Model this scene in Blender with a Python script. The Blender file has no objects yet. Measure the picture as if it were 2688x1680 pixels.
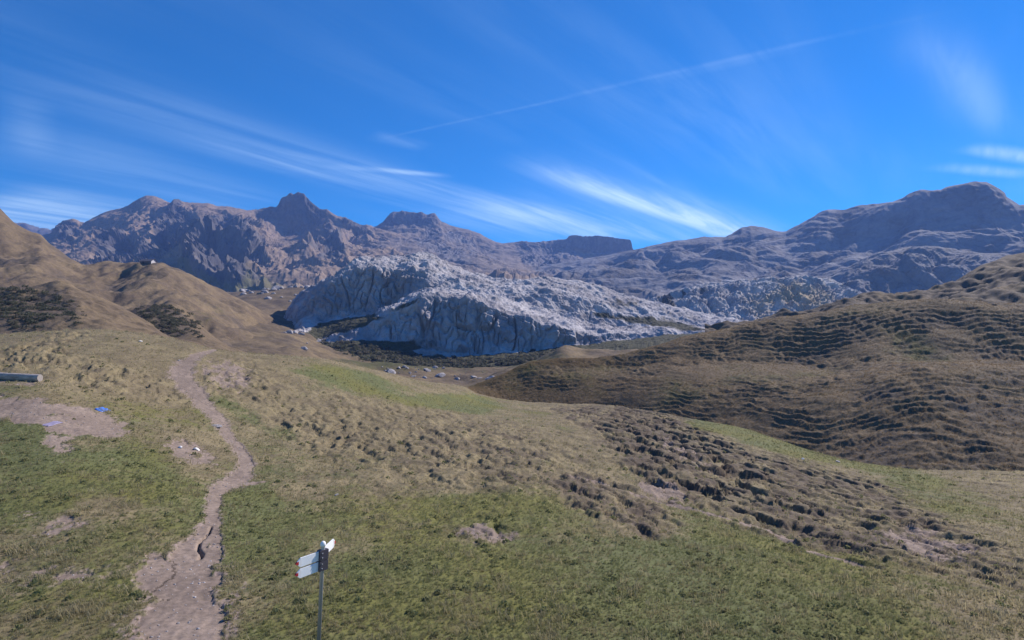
import bpy, math
import numpy as np
from mathutils import Vector, Matrix

# ------------------------------------------------------------------ camera, sky, sun, exposure
S = bpy.context.scene
COL = S.collection
F, CX, HZ = 1602.0, 1344.0, 900.0          # survey constants: focal length, centre column and horizon row (of 2688 x 1680)
cam_d = bpy.data.cameras.new('camera')
cam = bpy.data.objects.new('camera', cam_d)
COL.objects.link(cam)
cam.location = (0, 0, 0)
cam.rotation_euler = (math.radians(90), 0, 0)
cam_d.sensor_width = 36.0
cam_d.lens = 36.0 * F / 2688.0
cam_d.shift_y = (HZ - 840.0) / 2688.0
cam_d.clip_start = 0.1
cam_d.clip_end = 60000.0
S.camera = cam

SUN_AZ, SUN_EL = math.radians(50), math.radians(38)       # azimuth to the right of the view direction
w = bpy.data.worlds.new('World')
S.world = w
w.use_nodes = True
wn, wl = w.node_tree.nodes, w.node_tree.links
wn.clear()


def N(nodes, kind, **kw):
    n = nodes.new(kind)
    for k, v in kw.items():
        if k == 'inp':
            for i, val in v.items():
                n.inputs[i].default_value = val
        else:
            setattr(n, k, v)
    return n


def build_sky():
    out = N(wn, 'ShaderNodeOutputWorld')
    bg = N(wn, 'ShaderNodeBackground', inp={'Strength': 0.106})
    wl.new(bg.outputs[0], out.inputs[0])
    sky = N(wn, 'ShaderNodeTexSky')
    sky.sky_type = 'NISHITA'
    sky.sun_disc = False
    sky.sun_elevation = SUN_EL
    sky.sun_rotation = SUN_AZ
    sky.altitude = 2200
    sky.air_density = 1.0
    sky.dust_density = 0.0
    sky.ozone_density = 3.0
    hsv = N(wn, 'ShaderNodeHueSaturation', inp={'Hue': 0.507, 'Saturation': 2.15, 'Value': 1.0})
    wl.new(sky.outputs[0], hsv.inputs['Color'])
    # cirrus: a sheet at cloud height, addressed by where the line of sight meets it
    tc = N(wn, 'ShaderNodeTexCoord')
    sep = N(wn, 'ShaderNodeSeparateXYZ')
    wl.new(tc.outputs['Generated'], sep.inputs[0])

    def M(op, a, b=None, c=None, clamp=False):
        m = N(wn, 'ShaderNodeMath', operation=op)
        m.use_clamp = clamp
        for i, v in enumerate((a, b, c)):
            if v is None:
                continue
            if isinstance(v, (int, float)):
                m.inputs[i].default_value = v
            else:
                wl.new(v, m.inputs[i])
        return m.outputs[0]
    zz = M('ADD', M('MAXIMUM', sep.outputs[2], 0.0), 0.04)
    X = M('DIVIDE', sep.outputs[0], zz)
    Y = M('DIVIDE', sep.outputs[1], zz)

    def plane(px, py):
        d = Vector(((px - CX) / F, 1.0, (HZ - py) / F)).normalized()
        z = max(d.z, 0) + 0.04
        return d.x / z, d.y / z

    def noise(scale_u, scale_v, ang, detail, rough, dist=0.0, off=0.0):
        ca, sa = math.cos(ang), math.sin(ang)
        u = M('ADD', M('MULTIPLY', X, ca), M('MULTIPLY', Y, sa))
        v = M('SUBTRACT', M('MULTIPLY', Y, ca), M('MULTIPLY', X, sa))
        cb = N(wn, 'ShaderNodeCombineXYZ')
        wl.new(M('MULTIPLY', u, scale_u), cb.inputs[0])
        wl.new(M('MULTIPLY', v, scale_v), cb.inputs[1])
        cb.inputs[2].default_value = off
        n = N(wn, 'ShaderNodeTexNoise', inp={'Scale': 1.0, 'Detail': detail, 'Roughness': rough, 'Distortion': dist})
        wl.new(cb.outputs[0], n.inputs['Vector'])
        return n.outputs['Fac']

    def ramp(v, a, b, lo=0.0, hi=1.0):
        r = N(wn, 'ShaderNodeMapRange', interpolation_type='SMOOTHSTEP', clamp=True)
        wl.new(v, r.inputs[0])
        for i, q in zip((1, 2, 3, 4), (a, b, lo, hi)):
            r.inputs[i].default_value = q
        return r.outputs[0]
    ang = math.radians(49)
    fine = noise(0.55, 5.0, ang + 0.06, 9, 0.62, 0.5)
    broad = noise(0.30, 0.8, ang, 4, 0.5, 0.3, 3.1)
    veil = M('MULTIPLY', ramp(broad, 0.42, 0.75), ramp(fine, 0.3, 0.72))
    total = M('MULTIPLY', veil, 0.13)

    def streak(a, b, width, amp, taper=0.25, fn=None, soft=1.0, bend=0.0):
        nonlocal total
        ax, ay = plane(*a)
        bx, by = plane(*b)
        L = math.hypot(bx - ax, by - ay)
        ux, uy = (bx - ax) / L, (by - ay) / L
        dx, dy = M('SUBTRACT', X, ax), M('SUBTRACT', Y, ay)
        u = M('DIVIDE', M('ADD', M('MULTIPLY', dx, ux), M('MULTIPLY', dy, uy)), L)
        v = M('SUBTRACT', M('MULTIPLY', dy, ux), M('MULTIPLY', dx, uy))
        if bend:
            v = M('ADD', v, M('MULTIPLY', M('MULTIPLY', u, M('SUBTRACT', 1.0, u)), bend))
        g = ramp(M('ABSOLUTE', v), 0.0, width, 1.0, 0.0)
        win = M('MULTIPLY', ramp(u, -taper * 0.3, taper), ramp(u, 1.0 - taper, 1.0 + taper * 0.3, 1.0, 0.0))
        d = M('MULTIPLY', M('MULTIPLY', g, win), amp)
        if fn is not None:
            d = M('MULTIPLY', d, fn)
        total = M('ADD', total, d)
    fw = ramp(fine, 0.30, 0.66, 0.25, 1.0)
    streak((1400, 430), (2040, 655), 0.20, 0.75, 0.3, fw)
    streak((1420, 425), (2040, 640), 0.42, 0.42, 0.3, fw)
    streak((1250, 500), (1900, 655), 0.35, 0.30, 0.3, fw)
    streak((20, 180), (1150, 520), 0.40, 0.13, 0.3, fw)
    streak((560, 380), (1600, 610), 0.28, 0.28, 0.35, fw)
    streak((-60, 330), (700, 560), 0.6, 0.16, 0.3, fw)
    streak((1150, 540), (1700, 640), 0.5, 0.40, 0.3, fw)
    streak((-100, 520), (330, 600), 1.0, 0.55, 0.3, fw)
    streak((860, 435), (1180, 462), 0.06, 0.35, 0.3, fw)
    streak((975, 352), (1120, 388), 0.10, 0.10, 0.3, fw)
    streak((2380, 30), (2580, 330), 0.16, 0.09, 0.3, fw)
    streak((2470, 90), (2640, 370), 0.10, 0.14, 0.3, fw)
    streak((2540, 385), (2760, 425), 0.10, 0.50, 0.35, fw)
    streak((2450, 435), (2720, 462), 0.10, 0.42, 0.35, fw)
    streak((60, 230), (90, 420), 0.12, 0.10, 0.3, fw)
    streak((1010, 362), (1500, 255), 0.018, 0.06, 0.15, fw)
    streak((1400, 275), (2480, 32), 0.026, 0.06, 0.3, fw)
    streak((1700, 215), (2100, 125), 0.05, 0.05, 0.3, fw)
    fac = M('MINIMUM', total, 0.85)
    fac = M('MULTIPLY', fac, ramp(sep.outputs[2], -0.02, 0.03))
    mix = N(wn, 'ShaderNodeMix', data_type='RGBA')
    wl.new(fac, mix.inputs['Factor'])
    wl.new(hsv.outputs[0], mix.inputs['A'])
    mix.inputs['B'].default_value = (5.6, 7.4, 9.0, 1)
    wl.new(mix.outputs['Result'], bg.inputs['Color'])


build_sky()

sun_d = bpy.data.lights.new('sun', 'SUN')
sun_d.energy = 5.0
sun_d.angle = math.radians(0.53)
sun_d.color = (1.0, 0.915, 0.85)
sun = bpy.data.objects.new('sun', sun_d)
COL.objects.link(sun)
sv = Vector((math.sin(SUN_AZ) * math.cos(SUN_EL), math.cos(SUN_AZ) * math.cos(SUN_EL), math.sin(SUN_EL)))
sun.rotation_euler = sv.to_track_quat('Z', 'Y').to_euler()
sun.location = (0, 0, 300)

vs = S.view_settings
vs.view_transform = 'Standard'
vs.look = 'None'
vs.exposure = 0.5
vs.gamma = 1.0
vs.use_curve_mapping = False
S.cycles.use_denoising = True
S.cycles.max_bounces = 5
S.cycles.diffuse_bounces = 2
S.cycles.volume_bounces = 1
S.cycles.transparent_max_bounces = 6

# ------------------------------------------------------------------ noise
RNG = np.random.default_rng(7)
PERM = RNG.permutation(4096).astype(np.int64)
PERM = np.concatenate([PERM, PERM])
_a = RNG.uniform(0, 2 * np.pi, 4096)
G2 = np.stack([np.cos(_a), np.sin(_a)], 1).astype(np.float32)
_g = RNG.normal(size=(4096, 3))
G3 = (_g / np.linalg.norm(_g, axis=1)[:, None]).astype(np.float32)


def pn2(x, y, seed=0):
    x = np.asarray(x, np.float64) + seed * 17.37
    y = np.asarray(y, np.float64) + seed * 9.71
    xi, yi = np.floor(x).astype(np.int64), np.floor(y).astype(np.int64)
    xf, yf = (x - xi).astype(np.float32), (y - yi).astype(np.float32)
    u, v = xf * xf * xf * (xf * (xf * 6 - 15) + 10), yf * yf * yf * (yf * (yf * 6 - 15) + 10)
    def g(i, j):
        k = PERM[PERM[(xi + i) & 4095] + ((yi + j) & 4095)]
        gv = G2[k]
        return gv[..., 0] * (xf - i) + gv[..., 1] * (yf - j)
    a = g(0, 0); b = g(1, 0); c = g(0, 1); d = g(1, 1)
    return 1.5 * ((a + u * (b - a)) * (1 - v) + (c + u * (d - c)) * v)


def pn3(x, y, z, seed=0):
    x = np.asarray(x, np.float64) + seed * 17.37
    y = np.asarray(y, np.float64) + seed * 9.71
    z = np.asarray(z, np.float64) + seed * 5.13
    xi, yi, zi = (np.floor(q).astype(np.int64) for q in (x, y, z))
    xf, yf, zf = ((q - i).astype(np.float32) for q, i in ((x, xi), (y, yi), (z, zi)))
    u, v, t = (q * q * q * (q * (q * 6 - 15) + 10) for q in (xf, yf, zf))
    def g(i, j, k):
        h = PERM[PERM[PERM[(xi + i) & 4095] + ((yi + j) & 4095)] + ((zi + k) & 4095)]
        gv = G3[h]
        return gv[..., 0] * (xf - i) + gv[..., 1] * (yf - j) + gv[..., 2] * (zf - k)
    def plane(k):
        a = g(0, 0, k); b = g(1, 0, k); c = g(0, 1, k); d = g(1, 1, k)
        return (a + u * (b - a)) * (1 - v) + (c + u * (d - c)) * v
    p, q = plane(0), plane(1)
    return 1.4 * (p + t * (q - p))


def fbm2(x, y, octv=4, gain=0.5, seed=0):
    r, a = 0.0, 1.0
    for i in range(octv):
        r = r + a * pn2(x * 2.03 ** i, y * 2.03 ** i, seed + i)
        a *= gain
    return r


def fbm3(x, y, z, octv=4, gain=0.5, seed=0):
    r, a = 0.0, 1.0
    for i in range(octv):
        k = 2.03 ** i
        r = r + a * pn3(x * k, y * k, z * k, seed + i)
        a *= gain
    return r


def ridged3(x, y, z, octv=4, gain=0.5, seed=0):
    r, a, wgt = 0.0, 1.0, 1.0
    for i in range(octv):
        k = 2.05 ** i
        n = 1.0 - np.abs(pn3(x * k, y * k, z * k, seed + i)) * 1.6
        n = np.clip(n, 0, 1) ** 2
        r = r + a * n * wgt
        wgt = np.clip(n * 1.6, 0, 1)
        a *= gain
    return r


def sst(a, b, x):
    t = np.clip((x - a) / (b - a), 0, 1)
    return t * t * (3 - 2 * t)


def blob(px, py, cx, cy, rx, ry, ang=0.0, soft=0.5):
    a = math.radians(ang)
    dx, dy = px - cx, py - cy
    u = (dx * math.cos(a) + dy * math.sin(a)) / rx
    v = (-dx * math.sin(a) + dy * math.cos(a)) / ry
    return 1 - sst(1 - soft, 1 + soft, np.sqrt(u * u + v * v))


# ------------------------------------------------------------------ lofted terrain
def pchip_slopes(xk, yk):
    """xk (K,n) increasing along axis 0, yk (K,n): limited slopes."""
    h = np.diff(xk, axis=0)
    d = np.diff(yk, axis=0) / h
    m = np.zeros_like(yk)
    m[0], m[-1] = d[0], d[-1]
    same = (d[:-1] * d[1:]) > 0
    w1, w2 = 2 * h[1:] + h[:-1], h[1:] + 2 * h[:-1]
    with np.errstate(divide='ignore', invalid='ignore'):
        hm = (w1 + w2) / (w1 / d[:-1] + w2 / d[1:])
    m[1:-1] = np.where(same, hm, 0.0)
    return m


def curve_eval(pts, px, smooth=True):
    p = np.array(pts, float)
    o = np.argsort(p[:, 0])
    p = p[o]
    x = np.clip(px, p[0, 0], p[-1, 0])
    if not smooth or len(p) < 3:
        return np.interp(x, p[:, 0], p[:, 1]), np.interp(x, p[:, 0], p[:, 2])
    res = []
    i = np.clip(np.searchsorted(p[:, 0], x) - 1, 0, len(p) - 2)
    h = p[i + 1, 0] - p[i, 0]
    t = (x - p[i, 0]) / h
    for c in (1, 2):
        m = pchip_slopes(p[:, :1], p[:, c:c + 1])[:, 0]
        h00 = 2 * t ** 3 - 3 * t ** 2 + 1; h10 = t ** 3 - 2 * t ** 2 + t
        h01 = -2 * t ** 3 + 3 * t ** 2; h11 = t ** 3 - t ** 2
        res.append(h00 * p[i, c] + h10 * h * m[i] + h01 * p[i + 1, c] + h11 * h * m[i + 1])
    return res


def zc(z, D):
    """row at which height z at distance D is seen (used to state hidden knots by height)."""
    return HZ - F * z / D


class Terrain:
    """Height surface through surveyed lines, near to far. Each line: list of (bearing column, row, distance)."""
    def __init__(self, lines, px0, px1, ncol, rows, smooth=None):
        self.lines = lines
        self.px = np.linspace(px0, px1, ncol)
        K = len(lines)
        smooth = smooth or [True] * K
        Dk, Zk = [], []
        for ln, sm in zip(lines, smooth):
            py, D = curve_eval(ln, self.px, sm)
            Dk.append(D)
            Zk.append((HZ - py) / F * D)
        Dk, Zk = np.array(Dk), np.array(Zk)
        for k in range(1, K):
            Dk[k] = np.maximum(Dk[k], Dk[k - 1] + 0.5)
        m = pchip_slopes(Dk, Zk)
        Ds, Zs = [], []
        for k in range(K - 1):
            n = rows[k]
            t = np.linspace(0, 1, n, endpoint=(k == K - 2))[:, None]
            h = (Dk[k + 1] - Dk[k])[None]
            # geometric spacing within the span
            r = (Dk[k + 1] / Dk[k])[None]
            D = Dk[k][None] * r ** t
            tt = (D - Dk[k][None]) / h
            Z = ((2 * tt ** 3 - 3 * tt ** 2 + 1) * Zk[k] + (tt ** 3 - 2 * tt ** 2 + tt) * h * m[k]
                 + (-2 * tt ** 3 + 3 * tt ** 2) * Zk[k + 1] + (tt ** 3 - tt ** 2) * h * m[k + 1])
            Ds.append(D); Zs.append(Z)
        D, Z = np.concatenate(Ds), np.concatenate(Zs)
        self.Y = D
        self.X = (self.px[None] - CX) / F * D
        self.Z = Z
        self.kidx = np.concatenate([np.full(r, k) for k, r in enumerate(rows)])
        self.bpx = np.broadcast_to(self.px[None], D.shape)
        self.bpy = HZ - F * Z / D
        self.attr = {}

    def normals(self):
        P = np.stack([self.X, self.Y, self.Z], -1)
        du = np.gradient(P, axis=1)
        dv = np.gradient(P, axis=0)
        n = np.cross(du, dv)
        return n / (np.linalg.norm(n, axis=-1, keepdims=True) + 1e-9)

    def project(self):
        return CX + F * self.X / self.Y, HZ - F * self.Z / self.Y

    def at(self, px, py, lo=0.0, hi=1e9):
        """nearest point of the surface seen at that bearing and row (D between lo and hi)."""
        qx, qy = self.project()
        c = np.abs(qx - px) * 1.0 + np.abs(qy - py) * 1.0
        c = np.where((self.Y < lo) | (self.Y > hi), 1e9, c)
        i = np.unravel_index(np.argmin(c + self.Y * 0.002), c.shape)
        return Vector((self.X[i], self.Y[i], self.Z[i]))

    def height(self, x, y):
        px = CX + F * x / y
        j = np.clip((px - self.px[0]) / (self.px[1] - self.px[0]), 0, len(self.px) - 1.001)
        j0 = j.astype(int) if isinstance(j, np.ndarray) else int(j)
        x = np.atleast_1d(x); y = np.atleast_1d(y); j0 = np.atleast_1d(j0); jf = np.atleast_1d(j) - j0
        D = self.Y
        lo = np.zeros(len(x), int); hi = np.full(len(x), D.shape[0] - 1)
        for _ in range(12):
            mid = (lo + hi) // 2
            up = D[mid, j0] <= y
            lo = np.where(up, mid, lo); hi = np.where(up, hi, mid)
        lo = np.minimum(lo, D.shape[0] - 2)
        d0, d1 = D[lo, j0], D[lo + 1, j0]
        t = np.clip((y - d0) / (d1 - d0 + 1e-9), 0, 1)
        za = self.Z[lo, j0] * (1 - t) + self.Z[lo + 1, j0] * t
        j1 = np.minimum(j0 + 1, D.shape[1] - 1)
        zb = self.Z[lo, j1] * (1 - t) + self.Z[lo + 1, j1] * t
        return za * (1 - jf) + zb * jf, lo, j0

    def build(self, name, mat, kind='structure', keep=None, dz=0.0, smooth=True):
        R, C = self.X.shape
        co = np.stack([self.X, self.Y, self.Z + dz], -1).reshape(-1, 3).astype(np.float32)
        idx = np.arange(R * C).reshape(R, C)
        q = np.stack([idx[:-1, :-1], idx[:-1, 1:], idx[1:, 1:], idx[1:, :-1]], -1).reshape(-1, 4)
        attrs = {k: v.reshape(-1).astype(np.float32) for k, v in self.attr.items()}
        if keep is not None:
            kf = keep.reshape(-1)[q].any(1)
            q = q[kf]
            used = np.unique(q)
            remap = np.zeros(R * C, int)
            remap[used] = np.arange(len(used))
            q = remap[q]
            co = co[used]
            attrs = {k: v[used] for k, v in attrs.items()}
        return mesh_from(name, co, q, mat, attrs, kind, smooth)


def mesh_from(name, co, quads, mat, attrs=None, kind=None, smooth=True, parent=None):
    me = bpy.data.meshes.new(name)
    co = np.asarray(co, np.float32); quads = np.asarray(quads, np.int32)
    k = quads.shape[1]
    me.vertices.add(len(co))
    me.vertices.foreach_set('co', co.ravel())
    me.loops.add(quads.size)
    me.loops.foreach_set('vertex_index', quads.ravel())
    me.polygons.add(len(quads))
    me.polygons.foreach_set('loop_start', np.arange(0, quads.size, k, dtype=np.int32))
    me.polygons.foreach_set('use_smooth', np.full(len(quads), smooth))
    me.update(calc_edges=True)
    for kk, v in (attrs or {}).items():
        a = me.attributes.new(kk, 'FLOAT', 'POINT')
        a.data.foreach_set('value', v)
    if mat:
        me.materials.append(mat)
    o = bpy.data.objects.new(name, me)
    COL.objects.link(o)
    if kind:
        o['kind'] = kind
    if parent:
        o.parent = parent
    return o


# ------------------------------------------------------------------ materials
class MatB:
    def __init__(self, name, rough=0.95, spec=0.15):
        self.m = bpy.data.materials.new(name)
        self.m.use_nodes = True
        self.t = self.m.node_tree
        self.n, self.l = self.t.nodes, self.t.links
        self.b = self.n['Principled BSDF']
        self.b.inputs['Roughness'].default_value = rough
        self.b.inputs['Specular IOR Level'].default_value = spec
        self.geo = self.n.new('ShaderNodeNewGeometry')

    def attr(self, name, inst=False):
        a = self.n.new('ShaderNodeAttribute')
        a.attribute_name = name
        if inst:
            a.attribute_type = 'INSTANCER'
        return a.outputs['Fac']

    def noise(self, scale, detail=5, rough=0.55, dist=0.0, sc=(1, 1, 1), obj=False):
        n = self.n.new('ShaderNodeTexNoise')
        n.inputs['Scale'].default_value = scale
        n.inputs['Detail'].default_value = detail
        n.inputs['Roughness'].default_value = rough
        n.inputs['Distortion'].default_value = dist
        src = self.geo.outputs['Position']
        if obj:
            tc = self.n.new('ShaderNodeTexCoord')
            src = tc.outputs['Object']
        v = self.n.new('ShaderNodeVectorMath'); v.operation = 'MULTIPLY'
        self.l.new(src, v.inputs[0])
        v.inputs[1].default_value = sc
        self.l.new(v.outputs[0], n.inputs['Vector'])
        return n.outputs['Fac']

    def ramp(self, v, a, b, lo=0.0, hi=1.0):
        r = self.n.new('ShaderNodeMapRange')
        r.interpolation_type = 'SMOOTHSTEP'
        self.l.new(v, r.inputs[0])
        for i, q in zip((1, 2, 3, 4), (a, b, lo, hi)):
            r.inputs[i].default_value = q
        return r.outputs[0]

    def math(self, op, a, b=None, clamp=False):
        m = self.n.new('ShaderNodeMath'); m.operation = op; m.use_clamp = clamp
        for i, v in enumerate((a, b)):
            if v is None:
                continue
            if isinstance(v, (int, float)):
                m.inputs[i].default_value = v
            else:
                self.l.new(v, m.inputs[i])
        return m.outputs[0]

    def mix(self, fac, a, b, blend='MIX'):
        m = self.n.new('ShaderNodeMix'); m.data_type = 'RGBA'; m.blend_type = blend
        for k, v in (('Factor', fac), ('A', a), ('B', b)):
            if isinstance(v, (int, float)):
                m.inputs[k].default_value = v
            elif isinstance(v, tuple):
                m.inputs[k].default_value = (*v, 1)
            else:
                self.l.new(v, m.inputs[k])
        return m.outputs['Result']

    def done(self, col, bump=None, bs=0.5, bd=0.05):
        if isinstance(col, tuple):
            self.b.inputs['Base Color'].default_value = (*col, 1)
        else:
            self.l.new(col, self.b.inputs['Base Color'])
        if bump is not None:
            bp = self.n.new('ShaderNodeBump')
            bp.inputs['Strength'].default_value = bs
            bp.inputs['Distance'].default_value = bd
            self.l.new(bump, bp.inputs['Height'])
            self.l.new(bp.outputs[0], self.b.inputs['Normal'])
        return self.m


def turf_mat(name, tan, brown, green, fine, coarse, dirtc=(0.28, 0.215, 0.19), bd=0.05, bs=0.6):
    b = MatB(name)
    n1 = b.noise(coarse, 6, 0.6)
    n2 = b.noise(fine, 5, 0.65)
    n3 = b.noise(coarse * 0.27, 4, 0.5, 0.3)
    c = b.mix(b.ramp(n1, 0.35, 0.65), tan, brown)
    c = b.mix(b.ramp(n3, 0.4, 0.7, 0.0, 0.5), c, tuple(0.75 * q for q in brown))
    n4 = b.noise(coarse * 4.5, 5, 0.65, 0.2, (1, 0.7, 1))
    c = b.mix(b.ramp(n4, 0.5, 0.75, 0.0, 0.6), c, tuple(1.25 * q for q in tan))
    g = b.math('ADD', b.attr('green'), b.math('MULTIPLY', b.math('SUBTRACT', n1, 0.5), 1.0))
    g = b.math('ADD', g, b.math('MULTIPLY', b.math('SUBTRACT', n4, 0.5), 1.7))
    gcol = b.mix(b.ramp(n3, 0.35, 0.65), green, tuple(q * s for q, s in zip(green, (1.25, 1.1, 0.8))))
    c = b.mix(b.ramp(g, 0.25, 0.95), c, gcol)
    h = b.math('ADD', b.attr('heath'), b.math('MULTIPLY', b.math('SUBTRACT', n1, 0.5), 1.0))
    c = b.mix(b.ramp(h, 0.3, 0.8), c, (0.125, 0.096, 0.070))
    d = b.math('ADD', b.attr('dirt'), b.math('MULTIPLY', b.math('SUBTRACT', n2, 0.5), 0.9))
    c = b.mix(b.ramp(d, 0.35, 0.7), c, dirtc)
    c = b.mix(b.ramp(n2, 0.25, 0.7, 0.45, 0.0), c, (0.045, 0.038, 0.026))
    return b.done(c, n2, bs, bd)


def rock_mat(name, light, dark, grass, scale, bd, streak=(1, 1, 0.25), grass_amt=1.0, tint=None, crack=0.7):
    b = MatB(name)
    n1 = b.noise(scale, 8, 0.62, 0.4)
    n2 = b.noise(scale * 6, 6, 0.65)
    n3 = b.noise(scale * 2.2, 6, 0.6, 0.2, streak)
    c = b.mix(b.ramp(n1, 0.35, 0.65), light, dark)
    c = b.mix(b.ramp(n3, 0.48, 0.72, 0.0, crack), c, tuple(0.45 * q for q in dark))
    c = b.mix(b.ramp(n2, 0.3, 0.55, 0.45, 0.0), c, tuple(0.55 * q for q in dark))
    if tint:
        c = b.mix(b.math('MULTIPLY', b.attr('tint'), b.ramp(n1, 0.3, 0.6)), c, tint)
    g = b.math('ADD', b.attr('grass'), b.math('MULTIPLY', b.math('SUBTRACT', n1, 0.5), 1.2))
    g = b.math('ADD', g, b.math('MULTIPLY', b.math('SUBTRACT', n2, 0.5), 0.5))
    gc = b.mix(b.ramp(n2, 0.3, 0.7), grass, tuple(0.6 * q for q in grass))
    gc = b.mix(b.math('MULTIPLY', b.attr('green'), 0.8), gc, (0.075, 0.085, 0.028))
    c = b.mix(b.math('MULTIPLY', b.ramp(g, 0.35, 0.65), grass_amt), c, gc)
    bump = b.math('ADD', b.math('MULTIPLY', n2, 0.5), n3)
    return b.done(c, bump, 0.8, bd)


def plain_mat(name, col, rough=0.6, spec=0.3, metal=0.0, var=0.25, scale=20.0, bd=0.003):
    b = MatB(name, rough, spec)
    b.b.inputs['Metallic'].default_value = metal
    n = b.noise(scale, 5, 0.6, obj=True)
    c = b.mix(b.ramp(n, 0.3, 0.75, 0.0, var), col, tuple(0.55 * q for q in col))
    return b.done(c, n, 0.3, bd)


M_MEADOW = turf_mat('meadow_turf', (0.265, 0.215, 0.120), (0.178, 0.142, 0.086), (0.132, 0.145, 0.057), 6.0, 0.55)
M_HILL = turf_mat('hillside_turf', (0.195, 0.140, 0.080), (0.125, 0.092, 0.056), (0.110, 0.108, 0.046), 2.5, 0.30, bd=0.12)
M_LEFT = turf_mat('knoll_turf', (0.225, 0.165, 0.095), (0.140, 0.102, 0.068), (0.095, 0.090, 0.042), 0.8, 0.07, bd=0.5)
M_MOOR = turf_mat('moor_turf', (0.215, 0.158, 0.090), (0.135, 0.100, 0.066), (0.090, 0.092, 0.042), 1.0, 0.08, bd=0.4)
M_LIME = rock_mat('pale_limestone', (0.48, 0.455, 0.455), (0.30, 0.28, 0.29), (0.070, 0.064, 0.042), 0.045, 1.4, (1, 1, 0.3))
M_LEDGE = rock_mat('ledge_limestone', (0.50, 0.47, 0.45), (0.27, 0.255, 0.26), (0.075, 0.065, 0.045), 0.035, 2.5, (1, 1, 0.14), tint=(0.36, 0.28, 0.17))
M_RIGHT = rock_mat('massif_limestone', (0.22, 0.21, 0.215), (0.14, 0.135, 0.145), (0.15, 0.135, 0.13), 0.012, 6.0, (1, 1, 0.35))
M_DARK = rock_mat('gneiss_and_scree', (0.145, 0.130, 0.122), (0.075, 0.070, 0.074), (0.27, 0.200, 0.145), 0.012, 5.0, (1, 1, 0.3), tint=(0.22, 0.18, 0.15))
M_MID = rock_mat('grey_brown_rock', (0.19, 0.17, 0.165), (0.105, 0.098, 0.108), (0.225, 0.18, 0.15), 0.012, 5.0, (1, 1, 0.35))
M_DIRT = turf_mat('trodden_dirt', (0.31, 0.240, 0.192), (0.235, 0.180, 0.146), (0.20, 0.16, 0.125), 7.0, 0.6, bd=0.025)
M_BOULDER = rock_mat('boulder_limestone', (0.46, 0.43, 0.42), (0.30, 0.28, 0.28), (0.05, 0.05, 0.03), 0.5, 0.15, grass_amt=0.0)

# ================================================================== far mountains
def massif(T, lam, amp, vert, fine_l, fine_a, seed, crest_row, keep=0.35, rockmask=None, terr=0.0, jag=0.0, grain=0.22):
    """gullied rock relief along the face normal; the surveyed crest keeps most of its height."""
    n = T.normals()
    x, y, z = T.X, T.Y, T.Z
    rows = np.arange(T.X.shape[0])[:, None] * np.ones_like(x)
    fade = keep + (1 - keep) * sst(0.0, 1.0, np.abs(rows - crest_row) / (0.33 * crest_row))
    wx = x + lam * 0.35 * fbm3(x / lam, y / lam, z / lam, 2, 0.5, seed + 40)
    r, aa = 0.0, 1.0
    for i in range(3):
        k_ = 2.07 ** i
        r = r + aa * (np.abs(pn3(wx / lam * k_, y / lam * k_, z / (lam * vert) * k_, seed + i)) * 1.7 - 0.45)
        aa *= 0.55
    r = r + grain * (ridged3(wx / lam * 7, y / lam * 7, z / (lam * vert) * 7, 3, 0.6, seed + 5) - 0.7)
    f = fbm3(x / fine_l, y / fine_l, z / (fine_l * 1.6), 4, 0.55, seed + 9)
    a = 1.0 if rockmask is None else (0.25 + 0.75 * rockmask)
    d = (amp * r * fade + fine_a * f * (0.5 + 0.5 * fade)) * a
    d = d + jag * a * (ridged3(x / 30, y / 60, z / 170, 3, 0.5, seed + 60) - 0.6)
    if terr:
        ph = z / terr + 1.2 * fbm3(x / 180, y / 180, z / 180, 3, 0.5, seed + 3)
        fr = ph - np.floor(ph)
        d = d + terr * 0.07 * np.sin(2 * np.pi * fr) * fade
    T.X = x + n[..., 0] * d
    T.Y = y + n[..., 1] * d
    T.Z = z + n[..., 2] * d
    return r


# blue ridge in the far distance, left
far = Terrain([
    [(-400, zc(60, 2100), 2100), (600, zc(60, 2100), 2100)],
    [(-400, 560, 2600), (0, 585, 2600), (45, 592, 2600), (55, 588, 2600), (70, 590, 2600), (80, 598, 2600), (92, 602, 2600),
     (105, 606, 2600), (125, 608, 2600), (133, 611, 2600), (146, 604, 2600), (165, 598, 2600), (250, 585, 2600), (600, 640, 2600)],
    [(-400, zc(60, 2950), 2950), (600, zc(60, 2950), 2950)]], -400, 600, 160, [40, 12], [True, False, True])
massif(far, 200, 40, 2.0, 60, 8, 3, 40)
one = np.ones_like(far.X)
far.attr = {'grass': 0.2 * one, 'green': 0 * one, 'tint': 0 * one}
far.build('distant_mountains', M_MID)

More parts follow.
